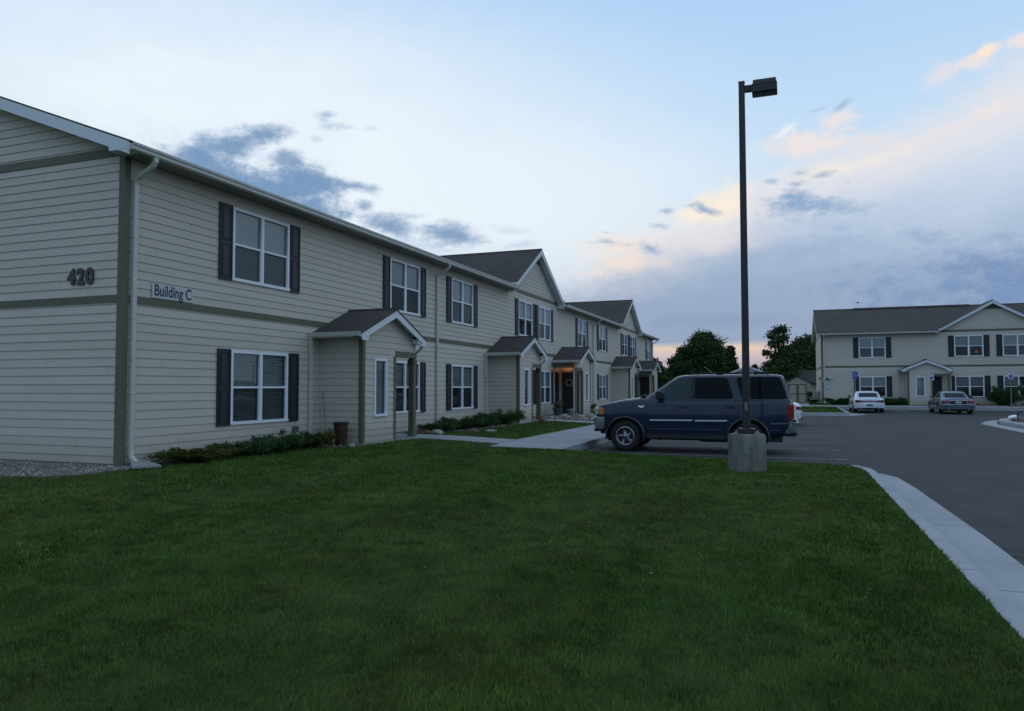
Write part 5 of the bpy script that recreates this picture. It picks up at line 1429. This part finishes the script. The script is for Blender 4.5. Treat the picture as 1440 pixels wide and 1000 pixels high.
m = MB(); m.add([(-.16, -.13, 0), (.42, -.22, 0), (.42, .22, 0), (-.16, .13, 0), (-.16, -.13, .07), (.42, -.22, .035), (.42, .22, .035), (-.16, .13, .07)], [(3, 2, 1, 0), (4, 5, 6, 7), (0, 1, 5, 4), (1, 2, 6, 5), (2, 3, 7, 6), (3, 0, 4, 7)]); part('block', m, 'conc', spl)

# pots by the lit porch
def pot(x, y, s, label, m1, flowers, cat='planter'):
    o = thing('flower_pot' if flowers else 'metal_pail', (x, y, hg(x, y)+.03), 0, label, cat)
    m = MB(); m.lathe([(0, 0), (.12*s, 0), (.15*s, .02*s), (.20*s, .30*s), (.22*s, .31*s), (.21*s, .34*s), (.17*s, .33*s), (.15*s, .28*s), (0, .28*s)], 20); part('pot', m, m1, o, 40)
    if flowers:
        r = np.random.default_rng(int(x*100)); n = 700; C = r.normal(size=(n, 3))*np.array([.12, .12, .10])*s+np.array([0, 0, .42*s])
        V, F, tt = leaf_quads(C, r.normal(size=(n, 3)), .05, .7, 3, r.random(n)); link('leaves', np_mesh('leaves', V, F, None, tt, 'juniperd'), None, o)
        C = r.normal(size=(160, 3))*np.array([.11, .11, .05])*s+np.array([0, 0, .54*s]); V, F, tt = leaf_quads(C, r.normal(size=(160, 3)), .05, .9, 4, r.random(160)); link('blooms', np_mesh('blooms', V, F, None, tt, 'flower'), None, o)
    return o
pot(.6, 23.5, 1.05, 'large blue-grey planter with dusty pink flowers left of the lit porch', 'planter', True)
pot(1.05, 24.15, .9, 'small metal pail standing right of the large planter', 'steel', False, 'pail')
pot(1.5, 27.4, .6, 'small blue-grey pot at the foot of the lit porch front wall', 'planter', False, 'pot')

# ------------------------------------------------------------------ shed, far houses, chair, island bicycle
sh = thing('garden_shed', (11.35, 55.6, -.12), 0, 'small beige shed with olive-framed double doors left of the office building', 'shed')
m = MB(); w2, hw_, hp = 1.02, 1.72, 2.33
m.prism([(-w2, 0, 0), (w2, 0, 0), (w2, 0, hw_), (0, 0, hp-.05), (-w2, 0, hw_)], (0, 2.2, 0))
for k in range(-4, 5): m.box(k*.22-.006, k*.22+.006, -.006, .0, .02, hw_-.1)
part('wall', m, 'shedwall', sh)
m = MB()
for s_ in (-1, 1): m.prism([(0, -.12, hp), (s_*(w2+.12), -.12, hw_-.04), (s_*(w2+.12), -.12, hw_-.09), (0, -.12, hp-.06)], (0, 2.5, 0))
part('roof', m, 'shingle', sh)
for s_ in (-1, 1):
    m = MB(); a, b = sorted((s_*.01, s_*.70)); m.box(a, b, -.03, -.008, .06, 1.66); d_ = part('door', m, 'shedwall', sh)
    m = MB(); t_ = .09
    m.box(a, a+t_, -.05, -.031, .06, 1.66); m.box(b-t_, b, -.05, -.031, .06, 1.66); m.box(a+t_, b-t_, -.05, -.031, 1.57, 1.66); m.box(a+t_, b-t_, -.05, -.031, .06, .15); m.box(a+t_, b-t_, -.05, -.031, .82, .90)
    part('door_trim', m, 'taupe', d_)
def farhouse(x, y, w, hw_, hp, d, label, wallm='carwhite', side=False):
    o = thing('far_house', (x, y, -.5), 0, label, 'house', None)
    m = MB(); m.prism([(-w/2, 0, 0), (w/2, 0, 0), (w/2, 0, hw_), (0, 0, hp-.08), (-w/2, 0, hw_)] if not side else [(-w/2, 0, 0), (w/2, 0, 0), (w/2, 0, hw_), (-w/2, 0, hw_)], (0, d, 0)); part('wall', m, wallm, o)
    m = MB()
    if side: m.prism([(-w/2-.3, -.4, hw_-.1), (-w/2-.3, d/2, hp), (-w/2-.3, d+.4, hw_-.1), (-w/2-.3, d/2, hp-.12)], (w+.6, 0, 0))
    else:
        for s_ in (-1, 1): m.prism([(0, -.4, hp), (s_*(w/2+.35), -.4, hw_-.1), (s_*(w/2+.35), -.4, hw_-.24), (0, -.4, hp-.14)], (0, d+.8, 0))
    part('roof', m, 'shingle', o)
    if not side:
        m = MB()
        for s_ in (-1, 1): m.prism([(0, -.42, hp-.02), (s_*(w/2+.33), -.42, hw_-.12), (s_*(w/2+.33), -.42, hw_-.32), (0, -.42, hp-.22)], (0, -.04, 0))
        part('rake_board', m, 'white', o)
    m = MB(); m.box(-w*.3, -w*.3+.9, -.03, 0, 1.0, 2.0); part('window', m, 'carglass', o)
    return o
farhouse(6.35, 80, 4.7, 3.35, 4.25, 8, 'white-gabled house seen over the SUV roof behind the pole')
farhouse(13.5, 72, 6.0, 2.3, 3.55, 6, 'low house with grey roof behind the small shed', 'shedwall', True)
ch = thing('lawn_chair', (12.55, 53.2, hg(12.5, 53.2)+.01), R(-70), 'pale reclining lawn chair by the side wall of the office building', 'chair')
m = MB(); m.rbox(-.28, .30, -.25, .25, .34, .38, .01); part('seat', m, 'chairpale', ch)
m = MB(); m.prism([(.28, -.25, .38), (.32, -.25, .36), (.56, -.25, .98), (.51, -.25, 1.0)], (0, .5, 0)); part('backrest', m, 'chairpale', ch)
for sx in (-.25, .25):
    for sy in (-.24, .24):
        m = MB(); m.tube([(sx, sy, 0), (sx*.9, sy, .36)], .018, 6); part('leg', m, 'blackplastic', ch)
dk = thing('charcoal_grill', (12.25, 54.6, hg(12.2, 54.6)), 0, 'dark grill standing beside the lawn chair near the shed', 'grill')
m = MB(); m.lathe([(0, .55), (.16, .58), (.24, .70), (.25, .78), (.22, .90), (.12, .98), (0, 1.0)], 20); part('bowl', m, 'blackplastic', dk, 40)
for k in range(3):
    a = k*2.09; m = MB(); m.tube([(math.cos(a)*.14, math.sin(a)*.14, .62), (math.cos(a)*.26, math.sin(a)*.26, 0)], .012, 6); part('leg', m, 'blackplastic', dk)
# wall lamp on the office building's side
wl = thing('wall_lantern', (RBX-.03, 53.2, 1.95), 0, 'small black lantern on the side wall of the office building', 'lantern')
m = MB(); m.rbox(-.14, -.03, -.05, .05, -.10, .10, .01); part('housing', m, 'blackplastic', wl); m = MB(); m.box(-.03, .02, -.03, .03, .02, .06); part('bracket', m, 'blackplastic', wl)
# antenna
an = thing('roof_antenna', (16.15, 58.0, 7.80), 0, 'small antenna standing on the office building roof ridge', 'antenna')
m = MB(); m.tube([(0, 0, 0), (0, 0, .55)], .012, 6); part('mast', m, 'steel', an)
m = MB(); m.tube([(-.32, 0, .52), (.32, 0, .50)], .010, 5); m.rbox(-.07, .09, -.04, .04, .44, .53, .01)
for k in range(5): m.tube([(-.28+k*.14, -.15, .515), (-.28+k*.14, .15, .515)], .006, 4)
part('boom', m, 'blackplastic', an)
# bicycle on the island, front wheel at the picture edge
bk = thing('childs_bicycle', (19.90, 27.44, -.175), R(-6), 'small bicycle standing on the right island at the picture edge', 'bicycle')
def bwheel(px):
    m = MB(); m.tube([(px+.235*math.cos(t), 0, .25+.235*math.sin(t)) for t in [k*2*PI/28 for k in range(29)]], .028, 8, cap=False); w_ = part('wheel', m, 'rubber', bk, 50)
    m = MB(); m.tube([(px+.205*math.cos(t), 0, .25+.205*math.sin(t)) for t in [k*2*PI/28 for k in range(29)]], .012, 6, cap=False)
    for k in range(14):
        t = k*2*PI/14; m.tube([(px, .0, .25), (px+.2*math.cos(t), 0, .25+.2*math.sin(t))], .003, 3)
    m.tube([(px, -.05, .25), (px, .05, .25)], .02, 8); part('rim', m, 'steel', w_)
bwheel(0); bwheel(.78); bk.scale = (.88, .88, .88)
m = MB()
for a, b in (((0, 0, .25), (.14, 0, .62)), ((.14, 0, .58), (.46, 0, .28)), ((.14, 0, .52), (.46, 0, .30)), ((.46, 0, .28), (.38+.12, 0, .62)), ((.46, 0, .28), (.78, 0, .25)), ((.50, 0, .52), (.78, 0, .25)), ((.17, 0, .56), (.50, 0, .52))): m.tube([a, b], .016, 8)
part('frame', m, 'bikered', bk)
m = MB(); m.tube([(.12, 0, .58), (.10, 0, .72)], .012, 6); m.tube([(.16, -.22, .76), (.10, -.08, .72), (.10, .08, .72), (.16, .22, .76)], .012, 6); part('handlebar', m, 'steel', bk)
m = MB(); m.rbox(.40, .62, -.06, .06, .64, .69, .02); m.tube([(.5, 0, .58), (.51, 0, .66)], .012, 6); part('saddle', m, 'blackplastic', bk)

# ------------------------------------------------------------------ sky
W = bpy.data.worlds.new('World'); S.world = W; W.use_nodes = True
g = N(W.node_tree); bg = g.n['Background']
tc = g.new('ShaderNodeTexCoord'); nv = g.new('ShaderNodeVectorMath', operation='NORMALIZE'); g.l.new(tc.outputs['Generated'], nv.inputs[0])
sp_ = g.new('ShaderNodeSeparateXYZ'); g.l.new(nv.outputs[0], sp_.inputs[0])
DEG = 180/PI
az = g.math('MULTIPLY', g.math('ARCTAN2', sp_.outputs[0], sp_.outputs[1]), DEG)
el = g.math('MULTIPLY', g.math('ARCSINE', sp_.outputs[2]), DEG)
cv = g.new('ShaderNodeCombineXYZ'); g.l.new(g.math('MULTIPLY', az, .1), cv.inputs[0]); g.l.new(g.math('MULTIPLY', el, .17), cv.inputs[1])
def nz(scale, detail=6, rough=.6, seed=0.0):
    c = g.new('ShaderNodeVectorMath', operation='ADD'); g.l.new(cv.outputs[0], c.inputs[0]); c.inputs[1].default_value = (seed*3.7, seed*1.3, seed)
    return g.noise(c.outputs[0], scale, detail, rough)
n1 = nz(1.3, 7, .62, 1); n2 = nz(3.6, 7, .65, 2); n3 = nz(.8, 5, .6, 3); n4 = nz(7.5, 6, .7, 4)
c_ = lambda n, k: g.math('MULTIPLY', g.math('SUBTRACT', n, .5), k)
add = lambda *a: a[0] if len(a) == 1 else g.math('ADD', a[0], add(*a[1:]))
warp_a = add(az, c_(n1, 7), c_(n2, 3)); warp_e = add(el, c_(n3, 3), c_(nz(2.6, 7, .6, 5), 2.4), c_(n4, .8))
def ell(a0, e0, ra, re, soft=.5, A=None, E=None, tilt=0.0):
    """soft ellipse mask around azimuth a0, elevation e0 (degrees)"""
    A = warp_a if A is None else A; E = warp_e if E is None else E
    da = g.math('SUBTRACT', A, a0); de = g.math('SUBTRACT', E, e0)
    if tilt: de = g.math('SUBTRACT', de, g.math('MULTIPLY', da, tilt))
    x2 = g.math('POWER', g.math('ABSOLUTE', g.math('DIVIDE', da, ra)), 2.0); y2 = g.math('POWER', g.math('ABSOLUTE', g.math('DIVIDE', de, re)), 2.0)
    d = g.math('SQRT', g.math('ADD', x2, y2))
    n = g.new('ShaderNodeMapRange', interpolation_type='SMOOTHSTEP'); g.l.new(d, n.inputs[0]); n.inputs[1].default_value = 1+soft; n.inputs[2].default_value = 1-soft
    n.inputs[3].default_value = 0; n.inputs[4].default_value = 1
    return n.outputs[0]
def smooth(v, a, b):
    n = g.new('ShaderNodeMapRange', interpolation_type='SMOOTHSTEP'); g.l.new(v, n.inputs[0]); n.inputs[1].default_value = a; n.inputs[2].default_value = b
    return n.outputs[0]
MX = lambda f, a, b: g.mix(f, a, b)
mul = lambda a, b: g.math('MULTIPLY', a, b)
sky = g.new('ShaderNodeTexSky', sky_type='NISHITA'); sky.sun_disc = False; sky.sun_elevation = R(4); sky.sun_rotation = R(-55); sky.altitude = 1400
g.l.new(nv.outputs[0], sky.inputs[0])
# clear air: blue overhead, paler toward the horizon and to the left (sunset side)
clear = g.ramp(g.math('DIVIDE', el, 90.0, clamp=True), [(0, lin((196, 214, 232))), (.12, lin((214, 230, 244))), (.20, lin((200, 227, 252))), (.33, lin((172, 210, 251))), (.6, lin((176, 198, 226))), (1, lin((172, 192, 222)))])
clear = MX(.06, clear, g.mix(1.0, sky.outputs[0], (.10, .10, .10, 1), 'MULTIPLY'))
col = clear
# bright thin veil on the left
veil = g.math('MULTIPLY', ell(-41, 18, 26, 9.5, .75), g.range(n1, .25, .6, .75, 1))
col = MX(mul(veil, .85), col, lin((241, 249, 254)))
col = MX(mul(ell(-22, 14, 16, 4.5, .8), .65), col, lin((236, 245, 252)))
col = MX(mul(mul(ell(-53, 15.5, 9, 2.6, .7), g.range(n2, .35, .65)), .5), col, lin((190, 214, 238)))
# grey-lavender bank filling the lower right and centre; its top edge rises to the right
edge = g.math('MULTIPLY_ADD', g.math('ADD', az, 12), .36, 9.2)
bank = smooth(g.math('SUBTRACT', add(edge, c_(n1, 4.5), c_(n2, 1.8)), el), -1.6, 2.4)
left_fade = smooth(az, -34, -17); bank = mul(bank, left_fade)
right_soft = smooth(az, 60, 35); bank = mul(bank, right_soft)
bankcol = g.ramp(g.math('DIVIDE', add(el, c_(n3, 5)), 20.0, clamp=True), [(0, lin((158, 168, 190))), (.2, lin((144, 162, 190))), (.38, lin((150, 172, 200))), (.6, lin((184, 202, 226))), (.8, lin((214, 224, 238))), (1, lin((222, 232, 244)))])
col = MX(mul(bank, .92), col, bankcol)
# lit streaks inside the bank
col = MX(mul(mul(bank, smooth(n3, .45, .7)), .16), col, lin((216, 220, 234)))
rim = mul(mul(smooth(g.math('SUBTRACT', add(edge, c_(n1, 4.5), c_(n2, 1.8), 1.2), el), -1.8, .8), smooth(g.math('SUBTRACT', el, add(edge, c_(n1, 4.5), c_(n2, 3.0), -1.9)), -2.2, 1.6)), mul(smooth(az, -20, -9), smooth(az, 34, 14)))
col = MX(mul(rim, .50), col, lin((240, 230, 228)))
# billow edges: an ellipse whose rim is eaten by noise
nb1 = nz(5.2, 7, .62, 11); nb2 = nz(2.4, 6, .6, 12); nbw = nz(3.0, 3, .5, 13)
pa = add(az, c_(nb2, 1.6)); pe = add(el, c_(nbw, .7))
bl_ = add(c_(nb1, 1.9), c_(nz(9, 6, .68, 15), 1.2), c_(nz(18, 5, .7, 14), .6))
def puff(a0, e0, ra, re, so, k, tl, cc, amp=1.0):
    global col
    da = g.math('DIVIDE', g.math('SUBTRACT', pa, a0), ra); de = g.math('SUBTRACT', pe, e0)
    de = g.math('DIVIDE', g.math('SUBTRACT', de, g.math('MULTIPLY', g.math('SUBTRACT', pa, a0), tl)), re)
    d = g.math('SQRT', g.math('ADD', g.math('MULTIPLY', da, da), g.math('MULTIPLY', de, de)))
    v = g.math('ADD', g.math('SUBTRACT', 1.0, d), g.math('MULTIPLY', bl_, amp))
    col = MX(mul(smooth(v, -.05, so), k), col, cc)
warm = lin((248, 228, 212)); pink = lin((240, 229, 227)); cream = lin((255, 240, 218)); white = lin((250, 244, 244))
peach = lin((255, 232, 212))
for q in [(-12.1, 10.8, 4.02, 1.17, 1.00, 0.55, 0.06, warm, 1.0), (-4.4, 13.5, 2.53, 1.32, 1.00, 0.75, 0.23, cream, 1.0), (-6.5, 12.9, 2.07, 0.72, 0.90, 0.60, 0.24, cream, 1.0), (-12.1, 9.3, 3.75, 0.75, 0.90, 0.55, 0.02, warm, 1.0), (-4.7, 10.7, 3.52, 0.93, 1.10, 0.40, 0.04, pink, 1.0), (-14.8, 8.7, 3.26, 0.43, 1.00, 0.30, -0.02, pink, 1.0), (1.4, 17.0, 3.51, 0.95, 0.90, 0.80, -0.02, pink, 1.0), (3.5, 18.4, 1.84, 0.83, 0.80, 0.70, 0.16, pink, 1.0), (0.3, 18.2, 0.87, 0.43, 1.00, 0.85, 0.37, white, 1.0), (5.3, 16.7, 2.65, 0.65, 1.10, 0.60, -0.04, pink, 1.0), (8.6, 16.3, 3.49, 0.50, 1.10, 0.50, 0.23, pink, 1.0), (13.0, 17.5, 2.64, 0.55, 1.10, 0.60, 0.23, pink, 1.0), (3.7, 15.3, 4.89, 0.67, 1.20, 0.45, 0.09, cream, 1.0), (12.0, 20.7, 1.49, 0.58, 0.80, 0.80, 0.16, pink, 1.0), (12.8, 21.2, 0.85, 0.41, 0.80, 0.80, 0.09, peach, 1.0), (10.2, 20.2, 1.39, 0.77, 1.00, 0.60, 0.12, pink, 1.0), (14.5, 21.3, 1.30, 0.48, 0.90, 0.75, -0.02, pink, 1.0)]:
    puff(q[0], q[1], q[2]*1.1, q[3]*1.35, q[4], min(1, q[5]*1.15), q[6], q[7], .85)
dk_ = lin((134, 166, 202)); dk2 = lin((164, 187, 216)); dk3 = lin((138, 158, 196)); dk0 = lin((120, 152, 190))
for q in [(14, 6.6, 12, 3.8, 1.3, .85, 0, lin((112, 140, 184))), (-12, 6.2, 9, 1.4, 1.2, .5, .02, lin((148, 165, 200))), (-5, 4.9, 9, .8, 1.0, .5, 0, lin((140, 154, 190)))]:
    puff(*q)
for q in [(-41.8, 17.0, 3.05, 0.95, 0.70, 0.95, 0.31, dk0, 1.0), (-39.0, 18.1, 1.82, 0.67, 0.70, 0.90, 0.24, dk0, 1.0), (-42.7, 15.5, 2.91, 1.25, 0.70, 0.95, -0.20, dk0, 1.0), (-37.7, 16.6, 1.53, 0.59, 0.80, 0.85, 0.08, dk0, 1.0), (-38.1, 14.5, 4.38, 1.29, 0.70, 0.98, -0.03, dk0, 1.0), (-35.3, 15.1, 2.52, 1.01, 0.70, 0.95, -0.13, dk0, 1.0), (-32.4, 14.9, 1.60, 0.41, 0.80, 0.80, -0.14, dk0, 1.0), (-35.5, 13.3, 2.88, 1.02, 0.80, 0.95, -0.24, dk0, 1.0), (-31.7, 13.6, 0.75, 0.41, 0.80, 0.80, 0.04, dk0, 1.0), (-34.6, 19.8, 0.74, 0.29, 0.80, 0.80, 0.08, dk_, 0.7), (-33.8, 19.2, 1.38, 0.29, 0.90, 0.80, 0.07, dk_, 0.7), (-35.4, 18.1, 0.47, 0.25, 0.90, 0.60, 0.08, dk2, 0.7), (-31.3, 19.2, 0.75, 0.20, 1.00, 0.45, 0.06, dk2, 1.0), (-40.1, 18.5, 1.09, 0.29, 1.00, 0.60, 0.20, dk2, 1.0), (-29.9, 12.3, 1.95, 0.73, 0.80, 0.90, -0.16, dk0, 1.0), (-28.3, 13.1, 1.31, 0.26, 0.80, 0.85, 0.03, dk_, 0.7), (-27.2, 12.2, 0.66, 0.21, 0.80, 0.70, 0.02, dk_, 0.7), (-25.0, 11.7, 2.32, 0.74, 0.90, 0.90, -0.04, dk0, 1.0), (-26.9, 10.8, 6.06, 0.85, 1.20, 0.70, -0.09, dk2, 1.0), (-20.3, 12.1, 1.66, 0.32, 1.10, 0.50, -0.10, dk2, 1.0), (-19.5, 10.9, 1.66, 0.38, 1.10, 0.50, -0.01, dk2, 1.0), (-13.2, 11.0, 1.09, 0.27, 0.70, 0.90, -0.08, dk_, 0.6), (-11.6, 10.8, 0.65, 0.21, 0.80, 0.70, -0.03, dk2, 0.6), (-9.5, 10.3, 1.06, 0.48, 0.80, 0.85, -0.14, dk_, 0.7), (-10.2, 10.9, 0.54, 0.21, 0.80, 0.70, -0.04, dk2, 0.6), (-8.9, 12.1, 0.80, 0.21, 0.70, 0.85, -0.14, dk_, 0.6), (-8.3, 13.2, 0.58, 0.26, 0.60, 0.90, -0.05, dk_, 0.6), (-5.6, 13.2, 1.03, 0.41, 0.70, 0.90, -0.31, dk_, 0.6), (-13.1, 11.8, 0.27, 0.11, 0.80, 0.70, -0.03, dk2, 0.5), (-6.7, 13.4, 0.63, 0.15, 0.90, 0.60, -0.06, dk2, 0.5), (0.7, 13.1, 2.75, 0.99, 0.80, 0.92, -0.09, dk_, 1.0), (3.4, 12.6, 2.28, 0.68, 0.90, 0.85, -0.15, dk_, 1.0), (0.2, 13.8, 1.06, 0.44, 0.80, 0.85, 0.01, dk_, 0.7), (1.8, 11.6, 4.37, 1.09, 1.20, 0.60, -0.09, dk2, 1.0), (1.7, 9.8, 5.46, 1.10, 1.20, 0.55, 0.14, dk3, 1.0), (1.0, 15.2, 0.62, 0.24, 0.70, 0.85, 0.10, dk_, 0.6), (-0.8, 14.7, 0.64, 0.20, 0.80, 0.80, -0.09, dk_, 0.6), (0.8, 14.5, 0.77, 0.24, 0.80, 0.85, -0.10, dk_, 0.6), (2.7, 14.9, 0.84, 0.19, 0.80, 0.85, 0.05, dk_, 0.6), (4.3, 14.2, 0.23, 0.14, 0.90, 0.60, -0.11, dk2, 0.5), (8.5, 10.3, 1.51, 0.52, 1.10, 0.50, -0.10, dk3, 1.0), (3.9, 19.3, 0.65, 0.27, 0.70, 0.85, 0.65, dk_, 0.5), (2.5, 19.4, 0.85, 0.14, 0.90, 0.60, 0.60, dk2, 0.4)]:
    a0, e0, ra, re, so, op, tl, cc, am = q
    if cc == dk0: puff(a0, e0, ra*1.42, re*1.5, .85, op, tl*.8, cc, .58)
    elif re < .35: puff(a0, e0, ra*1.35, re*1.5, 1.5, op*.95, tl*.45, cc, 1.05)
    else: puff(a0, e0, ra*1.2, re*1.2, so*1.3, op, tl*.8, cc, .9)
# glow at the horizon
gl_ = mul(smooth(g.math('SUBTRACT', add(3.2, c_(n2, .7)), el), -.3, .35), mul(smooth(az, -20, -12), smooth(az, 5, -1)))
col = MX(mul(gl_, .75), col, g.ramp(g.math('DIVIDE', add(el, c_(n2, .8)), 5.0, clamp=True), [(0, lin((190, 172, 184))), (.34, lin((196, 178, 190))), (.48, lin((226, 198, 188))), (.58, lin((247, 216, 184))), (1, lin((228, 202, 188)))]))
# the sky low in the east is already a dull blue
east = mul(smooth(g.math('ABSOLUTE', g.math('ADD', az, 15)), 75, 120), smooth(el, 34, 14)); col = MX(mul(east, .75), col, lin((128, 156, 190)))
# below the horizon
col = MX(smooth(el, 0, -2), col, lin((90, 100, 105)))
g.l.new(col, bg.inputs[0]); bg.inputs[1].default_value = 1.0

sun = bpy.data.lights.new('sun', 'SUN'); sun.energy = .04; sun.angle = R(12); sun.color = (1, .86, .74)
so = bpy.data.objects.new('sun', sun); COL.objects.link(so)
d = Vector((math.sin(R(-55))*math.cos(R(4)), math.cos(R(-55))*math.cos(R(4)), math.sin(R(4)))); so.rotation_euler = d.to_track_quat('Z', 'Y').to_euler()
pl = bpy.data.lights.new('porch_light', 'POINT'); pl.energy = 1.0; pl.color = (1, .48, .16); pl.shadow_soft_size = .06
po = bpy.data.objects.new('porch_light', pl); COL.objects.link(po); po.location = (.50, 26.15-.62, 2.36)

# ------------------------------------------------------------------ camera
cam = bpy.data.cameras.new('camera'); co = bpy.data.objects.new('camera', cam); COL.objects.link(co); S.camera = co
r3 = Vector((0.93753874, 0.34787761, -0.00150889)); u3 = Vector((0.01628472, -0.03955428, 0.99908471)); f3 = Vector((-0.34749952, 0.9367052, 0.04274876))
Mx = Matrix(((r3.x, u3.x, -f3.x, CAM[0]), (r3.y, u3.y, -f3.y, CAM[1]), (r3.z, u3.z, -f3.z, CAM[2]), (0, 0, 0, 1))); co.matrix_world = Mx
cam.sensor_fit = 'HORIZONTAL'; cam.sensor_width = 36; cam.lens = 1043.35/1440*36; cam.clip_end = 4000; cam.clip_start = .05
S.view_settings.view_transform = 'Standard'; S.view_settings.look = 'None'; S.view_settings.exposure = 0; S.view_settings.gamma = 1
S.cycles.max_bounces = 6; S.cycles.transparent_max_bounces = 12
